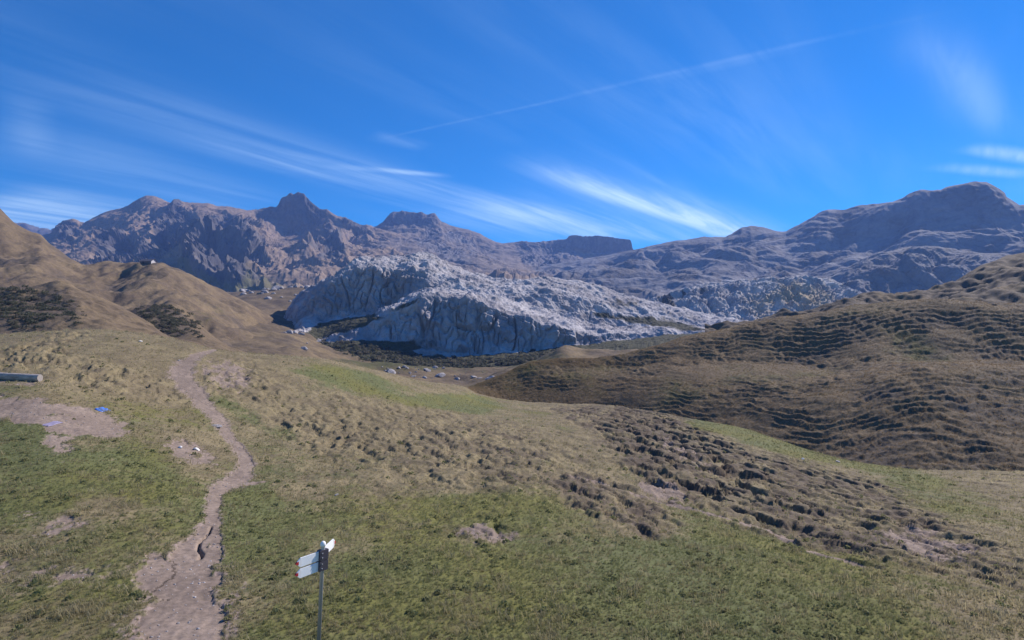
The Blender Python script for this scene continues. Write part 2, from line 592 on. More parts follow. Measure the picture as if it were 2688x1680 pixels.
# jagged dark mountain, left
SKY1 = [(-200, 660), (60, 640), (130, 622), (152, 607), (163, 597), (176, 584), (190, 578), (200, 580), (210, 586), (224, 591), (236, 580), (250, 573), (270, 563), (290, 556),
        (318, 550), (334, 543), (352, 533), (368, 522), (384, 517), (398, 517), (412, 521), (428, 529), (446, 538), (470, 539), (490, 541), (520, 540),
        (545, 540), (570, 547), (595, 546), (620, 552), (650, 556), (676, 553), (692, 544), (708, 540), (722, 541), (730, 532),
        (746, 520), (760, 511), (772, 509), (784, 505), (794, 509), (804, 515), (816, 525), (832, 540), (846, 550), (858, 551), (872, 559), (886, 568),
        (898, 573), (908, 571), (920, 581), (936, 588), (948, 594), (962, 589), (976, 594), (990, 600), (1040, 612), (1120, 640), (1300, 680), (1420, 720)]
m1 = Terrain([
    [(-200, 800, 820), (300, 790, 820), (560, 800, 820), (800, 800, 820), (1420, 800, 820)],
    [(-200, 730, 1050), (100, 720, 1050), (300, 725, 1050), (480, 752, 1000), (600, 760, 980), (660, 745, 1000), (800, 725, 1050), (1000, 720, 1100), (1420, 740, 1150)],
    [(-200, 690, 1300), (130, 660, 1320), (300, 640, 1320), (420, 640, 1280), (500, 645, 1230), (560, 655, 1200), (640, 660, 1210), (700, 648, 1330), (800, 640, 1400), (1000, 660, 1400), (1420, 720, 1400)],
    [(-200, 670, 1500), (150, 625, 1550), (250, 600, 1560), (380, 575, 1560), (480, 575, 1500), (560, 585, 1480), (640, 595, 1520), (700, 600, 1660), (745, 606, 1725), (790, 606, 1735), (840, 602, 1725), (900, 610, 1700), (960, 625, 1690), (1420, 720, 1680)],
    [(a, b, 1800) for a, b in SKY1],
    [(-200, zc(150, 2200), 2200), (1420, zc(150, 2200), 2200)]], -200, 1420, 620, [14, 50, 60, 60, 12],
    [True, True, True, True, False, True])
bx, by = m1.bpx, m1.bpy
rock = np.maximum.reduce([
    blob(bx, by, 585, 665, 105, 95, 25, 0.35), blob(bx, by, 480, 610, 90, 60, 30, 0.4), blob(bx, by, 785, 555, 70, 55, 0, 0.35),
    blob(bx, by, 700, 558, 30, 22, 0, 0.4), blob(bx, by, 300, 650, 70, 60, 60, 0.5) * 0.8, blob(bx, by, 180, 610, 30, 30, 0, 0.5) * 0.8,
    blob(bx, by, 390, 660, 60, 40, 20, 0.5) * 0.75, blob(bx, by, 860, 640, 60, 35, 30, 0.5) * 0.7, blob(bx, by, 930, 590, 50, 14, 20, 0.5) * 0.7,
    blob(bx, by, 830, 665, 40, 30, 0, 0.5) * 0.6])
rock = np.clip(rock + 0.35 * fbm2(bx / 60, by / 60, 3, 0.6, 21), 0, 1)
massif(m1, 190, 72, 3.2, 44, 5, 11, 14 + 50 + 60 + 60, 0.05, rock, jag=5.5, grain=0.14)
m1.attr = {'grass': 1 - rock, 'green': np.clip(blob(bx, by, 560, 750, 190, 38, 8, 0.5) + 0.2 * blob(bx, by, 400, 700, 150, 40), 0, 1),
           'tint': np.clip(blob(bx, by, 740, 640, 80, 60, 40), 0, 1)}
m1.build('rocky_mountain', M_DARK, smooth=False)

# centre range with the flat table summit
SKY2 = [(700, 720), (860, 640), (950, 602), (990, 594), (1000, 586), (1012, 575), (1025, 563), (1034, 558), (1048, 556), (1056, 552), (1062, 557), (1070, 556), (1080, 558),
        (1094, 561), (1104, 558), (1112, 563), (1122, 564), (1130, 561), (1140, 563), (1148, 570), (1160, 582), (1180, 591), (1200, 597), (1230, 604), (1260, 614),
        (1280, 626), (1300, 636), (1320, 640), (1345, 638), (1370, 635), (1400, 637), (1430, 634), (1465, 631), (1486, 628), (1493, 619),
        (1508, 617), (1530, 620), (1555, 621), (1580, 619), (1604, 622), (1612, 625), (1640, 628), (1655, 631), (1659, 640), (1661, 655),
        (1668, 659), (1700, 664), (1800, 680), (1900, 690), (2000, 700)]
m2 = Terrain([
    [(700, 800, 900), (1300, 800, 900), (2000, 800, 900)],
    [(700, 760, 1200), (950, 730, 1200), (1150, 725, 1200), (1300, 730, 1200), (1450, 735, 1250), (1600, 745, 1250), (2000, 770, 1250)],
    [(700, 740, 1500), (900, 670, 1500), (1000, 650, 1500), (1150, 655, 1500), (1250, 672, 1500), (1340, 690, 1560), (1420, 690, 1620), (1500, 690, 1650), (1600, 690, 1650), (2000, 740, 1650)],
    [(700, 725, 1800), (900, 640, 1850), (1000, 608, 1910), (1060, 588, 1940), (1140, 590, 1940), (1200, 622, 1900), (1300, 655, 1850), (1400, 655, 1930), (1480, 658, 1970), (1500, 662, 1988), (1600, 670, 1988), (1660, 672, 1988), (1680, 680, 1970), (1800, 700, 1940), (2000, 720, 1940)],
    [(a, b, 2000) for a, b in SKY2],
    [(700, zc(150, 2400), 2400), (2000, zc(150, 2400), 2400)]], 700, 2000, 560, [10, 40, 55, 55, 12],
    [True, True, True, True, False, True])
bx, by = m2.bpx, m2.bpy
rock = np.maximum.reduce([blob(bx, by, 1080, 572, 90, 22, 0, 0.5), blob(bx, by, 1580, 640, 95, 24, 3, 0.25), blob(bx, by, 1440, 670, 90, 45, 20, 0.6) * 0.9,
                          blob(bx, by, 1180, 640, 110, 40, 20, 0.6) * 0.6, blob(bx, by, 1000, 690, 90, 25, 5, 0.6) * 0.6, blob(bx, by, 1560, 710, 120, 40, 0, 0.6) * 0.8])
rock = np.clip(rock + 0.4 * fbm2(bx / 50, by / 40, 3, 0.6, 22), 0, 1)
massif(m2, 180, 24, 2.2, 60, 6, 17, 10 + 40 + 55 + 55, 0.05, rock, terr=30, jag=3, grain=0.14)
m2.attr = {'grass': 1 - rock, 'green': 0 * rock, 'tint': 0 * rock}
m2.build('table_mountain', M_MID, smooth=False)

# great limestone massif, right
SKY3 = [(1300, 720), (1500, 690), (1600, 672), (1650, 660), (1690, 655), (1730, 645), (1770, 635), (1800, 633), (1846, 625), (1880, 625), (1905, 624), (1925, 614), (1945, 600),
        (1958, 598), (1971, 596), (1985, 598), (1996, 600), (2010, 603), (2030, 608), (2054, 612), (2064, 611), (2080, 601), (2098, 592), (2125, 576),
        (2149, 562), (2172, 554), (2200, 553), (2219, 552), (2236, 546), (2252, 541), (2270, 540), (2291, 536), (2315, 536), (2344, 531), (2365, 523),
        (2384, 513), (2402, 505), (2417, 501), (2445, 502), (2470, 499), (2480, 493), (2490, 490), (2520, 485), (2545, 480), (2560, 478), (2588, 478), (2602, 484),
        (2616, 493), (2630, 503), (2637, 509), (2639, 519), (2650, 526), (2662, 534), (2675, 542), (2688, 541), (2760, 560), (3000, 640)]
m3 = Terrain([
    [(1300, 860, 620), (1700, 850, 650), (2000, 840, 700), (3000, 840, 700)],
    [(1300, 800, 850), (1500, 790, 850), (1700, 775, 850), (1900, 745, 856), (2100, 730, 860), (2400, 720, 860), (3000, 720, 850)],
    [(1300, 765, 1050), (1500, 735, 1025), (1700, 720, 1000), (1900, 705, 986), (2000, 705, 980), (2100, 700, 970), (2300, 672, 950), (2420, 655, 938), (2500, 650, 933), (2600, 655, 926), (3000, 690, 900)],
    [(1300, 754, 1380), (1500, 719, 1330), (1662, 704, 1289), (1800, 686, 1243), (1945, 664, 1191), (2060, 669, 1150), (2172, 636, 1110), (2300, 624, 1065), (2420, 614, 1025), (2500, 624, 1006), (2600, 614, 983), (2688, 634, 962), (3000, 684, 925)],
    [(a, b, float(np.interp(a, [1300, 1700, 2060, 2400, 2700, 3000], [1700, 1560, 1350, 1150, 1060, 1000]))) for a, b in SKY3],
    [(1300, zc(100, 1900), 1900), (3000, zc(100, 1900), 1900)]], 1300, 3000, 640, [12, 36, 60, 60, 12],
    [True, True, True, True, False, True])
bx, by = m3.bpx, m3.bpy
massif(m3, 240, 26, 2.8, 60, 2.4, 29, 12 + 36 + 60 + 60, 0.05, None, terr=14, jag=1.2, grain=0.07)
g3 = np.clip(0.35 + 0.5 * fbm2(bx / 70, by / 25, 3, 0.6, 5) - 0.35 * blob(bx, by, 2450, 600, 250, 60), 0, 1)
m3.attr = {'grass': g3, 'green': 0 * g3, 'tint': 0 * g3}
m3.build('limestone_massif', M_RIGHT, smooth=False)

# buttress in front of the massif
r3 = Terrain([
    [(1980, 860, 640), (2300, 850, 640), (3000, 850, 640)],
    [(1980, 830, 690), (2100, 815, 690), (2300, 795, 680), (2500, 785, 680), (3000, 785, 680)],
    [(1980, 800, 740), (2120, 772, 745), (2200, 732, 745), (2260, 705, 740), (2340, 690, 735), (2420, 680, 735), (2500, 690, 735), (2600, 690, 735), (3000, 700, 735)],
    [(1980, 790, 830), (2120, 762, 830), (2169, 742, 830), (2240, 694, 830), (2290, 674, 830), (2340, 661, 830), (2400, 648, 830), (2450, 651, 830), (2500, 656, 830), (2560, 662, 830), (2620, 668, 830), (2688, 680, 830), (3000, 700, 830)],
    [(1980, zc(30, 960), 960), (3000, zc(70, 960), 960)]], 1980, 3000, 380, [10, 50, 40, 12])
massif(r3, 80, 13, 3.5, 24, 1.4, 51, 100, 0.15, grain=0.10)
g = np.clip(0.2 + 0.5 * fbm2(r3.bpx / 40, r3.bpy / 20, 3, 0.6, 8), 0, 1)
r3.attr = {'grass': g, 'green': 0 * g, 'tint': 0 * g}
r3.build('rock_buttress', M_RIGHT, smooth=False)

# pale ledge with vertical streaks
r2 = Terrain([
    [(1560, 880, 430), (1800, 880, 430), (2300, 880, 430)],
    [(1560, 845, 465), (1700, 840, 475), (1850, 845, 485), (2000, 845, 490), (2150, 830, 490), (2300, 820, 490)],
    [(1560, 815, 570), (1700, 795, 580), (1800, 775, 585), (1900, 760, 585), (2000, 755, 580), (2100, 752, 580), (2160, 755, 580), (2300, 790, 600)],
    [(1560, 812, 630), (1660, 797, 630), (1720, 783, 630), (1746, 777, 630), (1796, 758, 630), (1862, 745, 630), (1928, 735, 630), (1994, 731, 630), (2050, 730, 630), (2100, 728, 630), (2169, 729, 630), (2200, 742, 630), (2300, 790, 630)],
    [(1560, zc(25, 740), 740), (2300, zc(25, 740), 740)]], 1560, 2300, 380, [8, 50, 36, 12])
massif(r2, 30, 8, 7.0, 12, 1.4, 61, 94, 0.3, grain=0.15)
g = np.clip(-0.1 + 0.7 * fbm2(r2.bpx / 45, r2.bpy / 20, 3, 0.6, 4) + 0.6 * blob(r2.bpx, r2.bpy, 1720, 800, 90, 30, -15), 0, 1)
r2.attr = {'grass': g, 'green': 0 * g, 'tint': blob(r2.bpx, r2.bpy, 2080, 790, 110, 50)}
r2.build('streaked_ledge', M_LEDGE, smooth=False)

# ================================================================== valley floor and moor
val = Terrain([
    [(-600, zc(-20, 70), 70), (1300, zc(-22, 70), 70), (3200, zc(-24, 70), 70)],
    [(-600, 930, 150), (500, 930, 150), (700, 950, 150), (850, 968, 150), (1000, 990, 150), (1100, 1006, 150), (1222, 1016, 150), (1344, 1010, 150), (1450, 990, 150), (1600, 965, 150), (2000, 935, 150), (3200, 915, 150)],
    [(-600, 880, 205), (500, 880, 205), (640, 886, 205), (760, 906, 205), (850, 938, 200), (930, 956, 195), (1000, 966, 195), (1100, 974, 195), (1200, 986, 200), (1300, 974, 200), (1380, 955, 200), (1440, 935, 195), (1485, 916, 192), (1540, 926, 195), (1640, 930, 200), (2000, 925, 200), (3200, 905, 205)],
    [(-600, 830, 300), (500, 840, 300), (560, 836, 300), (600, 842, 300), (700, 852, 300), (780, 868, 300), (850, 890, 300), (950, 905, 300), (1100, 960, 280), (1300, 960, 280), (1500, 930, 280), (2000, 915, 300), (3200, 900, 300)],
    [(-600, 785, 420), (500, 800, 420), (600, 806, 420), (700, 812, 420), (800, 825, 420), (950, 850, 420), (1500, 880, 420), (2000, 880, 420), (3200, 880, 420)],
    [(-600, 765, 520), (500, 780, 520), (580, 774, 520), (640, 768, 520), (700, 764, 520), (780, 758, 520), (900, 760, 520), (1500, 850, 520), (3200, 860, 520)],
    [(-600, zc(-10, 900), 900), (1300, zc(10, 900), 900), (3200, zc(20, 900), 900)],
    [(-600, zc(-20, 5000), 5000), (3200, zc(-20, 5000), 5000)]], -600, 3200, 520, [6, 40, 50, 40, 34, 14, 10])
val.Z = val.Z + (1.6 * fbm2(val.X / 28, val.Y / 28, 4, 0.55, 31) + 0.5 * fbm2(val.X / 6, val.Y / 6, 3, 0.5, 37)) * sst(100, 170, val.Y)
bx, by = val.bpx, val.bpy
gr = np.clip(0.25 * fbm2(val.X / 30, val.Y / 30, 3, 0.5, 9) + blob(bx, by, 960, 955, 90, 14, 5) * 0.8 + blob(bx, by, 1130, 965, 120, 14, 5) * 0.7 + blob(bx, by, 1420, 955, 120, 30) * 0.6, 0, 1)
val.attr = {'green': gr, 'heath': np.clip(blob(bx, by, 700, 880, 160, 30) * 0.3 + 0.4 * fbm2(val.X / 18, val.Y / 18, 3, 0.6, 12) + 0.7 * blob(bx, by, 1190, 1012, 90, 12), 0, 1), 'dirt': 0 * gr}
val.build('moor', M_MOOR)

# ================================================================== pale limestone ridge
w1 = Terrain([
    [(540, zc(-5, 190), 190), (800, zc(-16, 205), 205), (1300, zc(-22, 205), 205), (2080, zc(-12, 205), 205)],
    [(540, 900, 232), (700, 915, 232), (780, 905, 232), (833, 935, 232), (900, 950, 232), (1000, 958, 230), (1100, 968, 228), (1180, 975, 226), (1250, 968, 228), (1400, 952, 232), (1500, 935, 240), (1600, 915, 245), (1700, 900, 250), (1800, 890, 255), (2080, 880, 260)],
    [(540, 890, 264), (700, 908, 264), (780, 897, 264), (850, 903, 264), (930, 893, 262), (980, 898, 262), (1060, 920, 259), (1150, 938, 257), (1250, 930, 258), (1350, 925, 262), (1450, 912, 270), (1550, 902, 277), (1650, 890, 287), (1800, 875, 297), (2080, 868, 302)],
    [(540, 880, 276), (700, 890, 276), (780, 885, 276), (842, 896, 276), (920, 855, 276), (960, 842, 276), (1012, 813, 276), (1073, 789, 276), (1130, 772, 276), (1200, 780, 274), (1278, 798, 271), (1350, 825, 271), (1444, 858, 273), (1550, 880, 281), (1650, 874, 291), (1750, 866, 301), (1850, 860, 311), (2080, 862, 321)],
    [(540, 860, 316), (700, 870, 316), (745, 872, 316), (787, 838, 318), (860, 834, 318), (930, 830, 318), (989, 823, 318), (1040, 802, 318), (1073, 778, 318), (1130, 760, 318), (1200, 762, 316), (1278, 774, 314), (1350, 792, 314), (1444, 822, 318), (1550, 850, 326), (1650, 858, 336), (1750, 858, 346), (1850, 855, 356), (2080, 858, 366)],
    [(540, 815, 335), (700, 820, 335), (787, 818, 330), (820, 785, 330), (850, 758, 330), (900, 722, 333), (940, 698, 335), (1010, 702, 335), (1073, 708, 335), (1130, 708, 335), (1200, 732, 335), (1280, 748, 335), (1350, 758, 335), (1450, 768, 337), (1550, 792, 341), (1650, 818, 349), (1750, 838, 359), (1850, 848, 369), (2080, 855, 375)],
    [(540, 790, 410), (700, 780, 410), (800, 765, 410), (850, 746, 408), (880, 735, 405), (900, 716, 400), (930, 698, 400), (945, 685, 400), (960, 682, 400), (975, 688, 400), (990, 684, 400), (1015, 685, 400), (1040, 677, 400),
     (1080, 671, 400), (1110, 667, 400), (1130, 674, 400), (1160, 690, 400), (1220, 716, 400), (1280, 733, 400), (1330, 740, 400), (1390, 735, 400), (1450, 730, 400), (1480, 733, 400), (1500, 740, 400),
     (1560, 748, 402), (1600, 762, 404), (1650, 780, 408), (1735, 798, 414), (1800, 812, 420), (1880, 830, 426), (1944, 845, 430), (2080, 855, 436)],
    [(540, zc(10, 470), 470), (900, zc(20, 470), 470), (2080, zc(-5, 500), 500)]], 540, 2080, 760, [8, 30, 60, 30, 50, 50, 12],
    [True] * 6 + [False, True])
bx, by = w1.bpx.copy(), w1.bpy.copy()
k = w1.kidx[:, None] * np.ones_like(bx)
w1.Z = w1.Z - 26 * sst(800, 700, bx)
n = w1.normals()
x, y, z = w1.X, w1.Y, w1.Z
steep = 1 - np.clip(n[..., 2], 0, 1)
big = ridged3(x / 26, y / 26, z / 60, 4, 0.55, 71) - 0.8
mid = ridged3(x / 9, y / 9, z / 14, 5, 0.6, 73) - 0.8
blk = fbm3(x / 3.6, y / 3.6, z / 4.4, 4, 0.62, 75)
ph = z / 4.5 + 0.09 * x + 1.0 * fbm3(x / 25, y / 25, z / 25, 3, 0.5, 77)
fl = ph - np.floor(ph)
led = 1.6 * (np.where(fl < 0.75, fl / 0.75, (1 - fl) / 0.25) - 0.5)
shrub = np.clip(sst(1.6, 1.0, k + 0.0) + blob(bx, by, 960, 915, 120, 26, 0, 0.4) + blob(bx, by, 1170, 955, 160, 22, 0, 0.4)
                + 0.6 * blob(bx, by, 1060, 800, 50, 7, -18, 0.5) + blob(bx, by, 920, 843, 90, 12, -8, 0.5) + blob(bx, by, 860, 868, 90, 16, -14, 0.5)
                + blob(bx, by, 1110, 905, 50, 20, 0, 0.5) * 0.45 + blob(bx, by, 1700, 845, 160, 12, 8, 0.6) * 0.7
                + 1.0 * sst(770, 720, bx), 0, 1)
amt = 1 - 0.85 * shrub
crest = 8 + 30 + 60 + 30 + 50 + 50
rr = np.arange(x.shape[0])[:, None] * np.ones_like(x)
fade = 0.35 + 0.65 * np.clip(np.abs(rr - crest) / 22, 0, 1)
left = 0.6 + 0.4 * sst(720, 860, bx)
fis = np.abs(pn3(x / 3.2 + 0.4 * fbm3(x / 8, y / 8, z / 8, 2, 0.5, 91), y / 3.2, z / 22, 92))
fis2 = np.abs(pn3(x / 9.0, y / 9.0, z / 50, 93))
d = (2.4 * big * fade * (0.7 + 0.4 * steep) + 0.6 * mid * (0.5 + 0.5 * fade) + 0.45 * blk + 0.5 * led * (0.4 + steep)
     - (1.3 * sst(0.16, 0.0, fis) + 2.4 * sst(0.10, 0.0, fis2)) * sst(0.2, 0.6, steep) + 0.7 * steep * fbm3(x / 2.4, y / 2.4, z / 7.0, 3, 0.6, 94)) * amt * left
d = d + 0.5 * shrub * fbm3(x / 3.0, y / 3.0, z / 3.0, 3, 0.6, 79)
w1.X = x + n[..., 0] * d
w1.Y = y + n[..., 1] * d
w1.Z = z + n[..., 2] * d
gr = np.clip(shrub + 0.25 * fbm3(x / 16, y / 16, z / 10, 3, 0.6, 81) + 0.35 * blob(bx, by, 1700, 815, 140, 20, 12) + 0.15 * blob(bx, by, 1250, 735, 60, 20, 20), 0, 1)
w1.attr = {'grass': gr, 'green': 0.25 * gr, 'tint': 0 * gr}
w1.build('limestone_ridge', M_LIME, smooth=False)

# ================================================================== knolls on the left
lf = Terrain([
    [(-600, zc(-10, 120), 120), (850, zc(-10, 130), 130)],
    [(-600, 800, 190), (0, 800, 190), (200, 805, 190), (300, 822, 190), (450, 842, 190), (540, 880, 190), (600, 905, 190), (680, 935, 190), (850, 1000, 190)],
    [(-600, 600, 260), (0, 700, 260), (100, 712, 260), (200, 738, 260), (260, 746, 260), (300, 752, 260), (345, 746, 260), (400, 742, 258), (450, 752, 258), (520, 786, 258), (560, 811, 258), (600, 838, 258), (640, 862, 258), (680, 885, 258), (850, 960, 258)],
    [(-600, 100, 335), (-300, 290, 335), (-100, 455, 335), (0, 553, 335), (45, 593, 335), (79, 613, 335), (106, 621, 335), (123, 637, 335), (159, 663, 335), (188, 683, 335), (231, 702, 335), (260, 696, 335), (285, 693, 332),
     (310, 697, 330), (325, 698, 328), (345, 692, 326), (370, 690, 324), (405, 691, 324), (440, 702, 324), (480, 718, 326), (520, 738, 328), (560, 757, 332), (600, 774, 336), (640, 790, 340), (680, 812, 340), (720, 840, 340), (850, 930, 340)],
    [(-600, zc(60, 420), 420), (0, zc(40, 420), 420), (380, zc(12, 400), 400), (850, zc(-20, 420), 420)]], -600, 850, 420, [10, 60, 70, 14])
rows = np.arange(lf.X.shape[0])[:, None] * np.ones_like(lf.X)
fade = 0.15 + 0.85 * np.clip(np.abs(rows - 140) / 30, 0, 1)
lf.Z = lf.Z + (3.4 * fbm2(lf.X / 24, lf.Y / 40, 4, 0.5, 41) + 0.9 * fbm2(lf.X / 6, lf.Y / 12, 3, 0.55, 43)) * fade
bx, by = lf.bpx, lf.bpy
hs = np.clip(0.75 * fbm2(lf.X / 18, lf.Y / 34, 4, 0.6, 45) + 0.5 * blob(bx, by, 290, 770, 40, 25, -40) + 0.4 * blob(bx, by, 30, 700, 60, 40), 0, 1)
lf.attr = {'green': np.clip(0.3 * fbm2(lf.X / 40, lf.Y / 40, 3, 0.5, 46) + 0.25 * blob(bx, by, 520, 830, 80, 50), 0, 1), 'heath': hs, 'dirt': 0 * hs}
lf.build('grassy_hills', M_LEFT)

k2 = Terrain([
    [(-500, zc(-9, 80), 80), (600, zc(-9, 80), 80)],
    [(-500, 860, 104), (0, 862, 104), (150, 864, 104), (260, 862, 106), (330, 866, 108), (440, 888, 110), (600, 920, 112)],
    [(-500, 790, 125), (0, 805, 125), (100, 800, 125), (180, 798, 125), (260, 820, 126), (330, 840, 128), (440, 882, 128), (600, 930, 128)],
    [(-500, 735, 145), (0, 765, 145), (30, 758, 145), (70, 755, 145), (110, 746, 145), (150, 738, 145), (175, 743, 145), (200, 757, 145), (240, 775, 145), (280, 791, 145), (330, 813, 145), (400, 850, 145), (440, 878, 145), (600, 940, 145)],
    [(-500, zc(0, 180), 180), (600, zc(-8, 180), 180)]], -500, 600, 320, [8, 46, 46, 12])
rows = np.arange(k2.X.shape[0])[:, None] * np.ones_like(k2.X)
fade = 0.3 + 0.7 * np.clip(np.abs(rows - 100) / 20, 0, 1)
k2.Z = k2.Z + (0.8 * fbm2(k2.X / 12, k2.Y / 12, 4, 0.55, 47) + 0.25 * fbm2(k2.X / 2.5, k2.Y / 2.5, 3, 0.5, 48)) * fade
bx, by = k2.bpx, k2.bpy
hs = np.clip(0.75 * blob(bx, by, 80, 815, 140, 55, 0, 0.5) + 0.35 * fbm2(k2.X / 9, k2.Y / 9, 3, 0.6, 49) + 0.4 * blob(bx, by, 130, 755, 40, 18), 0, 1)
k2.attr = {'green': 0.2 * hs, 'heath': hs, 'dirt': 0 * hs}
k2.build('shrubby_knoll', M_LEFT)

k3 = Terrain([
    [(200, zc(-9, 110), 110), (760, zc(-9, 110), 110)],
    [(200, 900, 135), (330, 882, 135), (440, 884, 135), (520, 892, 135), (600, 915, 135), (760, 950, 135)],
    [(200, 880, 155), (330, 842, 155), (400, 828, 155), (450, 826, 155), (500, 850, 155), (560, 892, 155), (620, 925, 155), (760, 960, 155)],
    [(200, 890, 172), (280, 862, 172), (330, 826, 172), (370, 808, 172), (400, 800, 172), (440, 797, 172), (470, 804, 172), (500, 828, 172), (530, 858, 172), (560, 885, 172), (620, 920, 172), (760, 960, 172)],
    [(200, zc(-6, 200), 200), (760, zc(-10, 200), 200)]], 200, 760, 200, [6, 36, 36, 10])
k3.Z = k3.Z + 0.7 * fbm2(k3.X / 12, k3.Y / 12, 4, 0.55, 57)
bx, by = k3.bpx, k3.bpy
hs = np.clip(0.75 * blob(bx, by, 440, 845, 75, 42, 15, 0.4) + 0.3 * fbm2(k3.X / 9, k3.Y / 9, 3, 0.6, 59) + 0.4 * blob(bx, by, 345, 825, 25, 20), 0, 1)
k3.attr = {'green': 0.35 * hs, 'heath': hs, 'dirt': 0 * hs}
k3.build('rounded_knoll', M_LEFT)

# ================================================================== right-hand hills
VL = [(1100, 1003, 88), (1222, 1017, 90), (1255, 1033, 95), (1389, 1055, 98), (1555, 1061, 95), (1778, 1094, 82), (1944, 1122, 74), (2111, 1178, 62), (2278, 1217, 55), (2444, 1233, 51), (2688, 1239, 49), (3200, 1250, 46)]
h2 = Terrain([
    [(1850, zc(-8, 120), 120), (3300, zc(-4, 120), 120)],
    [(1850, 880, 142), (2100, 850, 142), (2300, 822, 142), (2500, 805, 142), (2688, 790, 142), (3300, 800, 142)],
    [(1850, 865, 160), (2100, 830, 160), (2222, 805, 162), (2290, 795, 165), (2389, 793, 165), (2500, 770, 168), (2600, 742, 170), (2688, 725, 170), (3300, 690, 170)],
    [(1850, 860, 175), (2000, 838, 175), (2060, 828, 176), (2111, 817, 178), (2150, 810, 179), (2190, 800, 180), (2222, 790, 181), (2245, 776, 182), (2262, 771, 183), (2285, 769, 184), (2312, 765, 185), (2330, 772, 186), (2350, 777, 188), (2389, 778, 190), (2420, 773, 193),
     (2444, 766, 195), (2480, 751, 197), (2510, 735, 199), (2533, 722, 200), (2570, 703, 203), (2611, 689, 205), (2650, 678, 208), (2688, 672, 210), (3300, 600, 215)],
    [(1850, zc(-5, 260), 260), (3300, zc(10, 260), 260)]], 1850, 3300, 340, [6, 40, 50, 12])
rows = np.arange(h2.X.shape[0])[:, None] * np.ones_like(h2.X)
fade = 0.3 + 0.7 * np.clip(np.abs(rows - 96) / 20, 0, 1)
h2.Z = h2.Z + (2.0 * fbm2(h2.X / 14, h2.Y / 14, 4, 0.6, 63) + 0.28 * fbm2(h2.X / 3, h2.Y / 3, 3, 0.6, 64)) * fade
bx, by = h2.bpx, h2.bpy
hs = np.clip(0.75 + 0.6 * fbm2(h2.X / 12, h2.Y / 12, 3, 0.6, 65) + 0.5 * blob(bx, by, 2260, 795, 45, 25) - 0.5 * blob(bx, by, 2380, 800, 70, 20), 0, 1)
h2.attr = {'green': 0.2 + 0 * hs, 'heath': hs, 'dirt': 0 * hs}
h2.build('dark_hill', M_HILL)

h1 = Terrain([
    [(a, zc((HZ - b) / F * D - 3.0, D - 8), D - 8) for a, b, D in VL],
    VL,
    [(1100, 1003.5, 94.0), (1222, 1017.5, 96.0), (1255, 1018, 101.0), (1404, 990, 105.0), (1550, 985, 104.7), (1658, 987, 101.3), (1778, 990, 96.0), (1944, 996, 90.0), (2111, 1002, 82.0), (2222, 995, 78.8), (2333, 966, 77.5), (2450, 957, 76.0), (2560, 961, 75.0), (2688, 968, 74.0), (3200, 990, 70.0)],
    [(1100, 1004, 97.0), (1222, 1018, 99.0), (1255, 1014, 103.0), (1311, 992, 106.0), (1404, 964, 109.0), (1550, 958, 110.9), (1658, 962, 109.7), (1778, 960, 105.8), (1944, 957, 102.2), (2111, 960, 97.6), (2222, 958, 92.5), (2333, 943, 89.4), (2450, 940, 88.0), (2560, 945, 86.0), (2688, 955, 84.0), (3200, 975, 80.0)],
    [(1100, 1006, 102.0), (1222, 1019, 103.0), (1255, 1012, 105.0), (1311, 988, 109.0), (1404, 947, 113.0), (1480, 943, 114.0), (1550, 941, 116.2), (1658, 921, 118.6), (1758, 899, 120.9), (1833, 878, 122.5), (1944, 850, 124.6), (2020, 836, 124.1), (2100, 823, 122.6), (2222, 809, 119.0), (2333, 795, 117.3), (2450, 787, 114.0), (2560, 787, 111.0), (2688, 799, 108.0), (3200, 870, 101.0)],
    [(1100, zc(-10, 135), 135), (1404, zc(-9, 145), 145), (2000, zc(-3, 140), 140), (2688, zc(0, 118), 118), (3200, zc(-6, 110), 110)]],
    1100, 3200, 820, [8, 140, 44, 120, 14])
x, y, z = h1.X, h1.Y, h1.Z
bx, by = h1.bpx, h1.bpy
big = 0.5 * fbm2(x / 11, y / 16, 3, 0.5, 83)
z = z + big * sst(8, 40, np.arange(x.shape[0])[:, None] * np.ones_like(x))
# terracettes: treads worn by grazing animals, following the contour with forks and breaks
zL = z[8 + 139][None]
lam = np.where(z < zL, 0.56, 0.86)
warp = 0.85 * fbm2(x / 6.0, y / 13, 4, 0.58, 85) + 0.10 * fbm2(x / 1.6, y / 2.2, 2, 0.5, 86)
ph = (z - zL) / lam + warp - 0.035 * x
fr = ph - np.floor(ph)
step = np.where(fr < 0.34, 0.05 * fr / 0.34, 0.05 + 0.95 * np.clip((fr - 0.34) / 0.62, 0, 1) ** 1.2) - fr
tm = np.clip(1.0 + 1.1 * fbm2(x / 9, y / 11, 4, 0.6, 87) - 0.95 * blob(bx, by, 2000, 972, 320, 14, 0, 0.6) - 0.9 * blob(bx, by, 1640, 1000, 200, 26, 10, 0.6) * 0.6
             - 0.9 * blob(bx, by, 1600, 1045, 260, 22, 4, 0.6) - 0.8 * blob(bx, by, 2000, 1110, 180, 26, 18, 0.6) - 0.7 * sst(18, 4, np.abs(by - np.interp(bx, [1244, 1404, 1658, 1944, 2222, 2688], [1017, 947, 921, 850, 809, 799]))), 0.08, 1.15)
z = z + lam * 1.35 * step * tm
z = z + 0.06 * fbm2(x / 0.9, y / 1.1, 3, 0.6, 88) * (0.5 + tm)
h1.Z = z
hs = np.clip(0.20 + 0.45 * fbm2(x / 9, y / 9, 3, 0.6, 89) + 0.35 * sst(1900, 2600, bx) + 0.25 * tm - 0.25, 0, 1)
h1.attr = {'green': np.clip(0.15 + 0.5 * fbm2(x / 16, y / 16, 3, 0.5, 90) + 0.4 * blob(bx, by, 2400, 900, 120, 30, 30), 0, 1), 'heath': hs, 'dirt': 0 * hs}
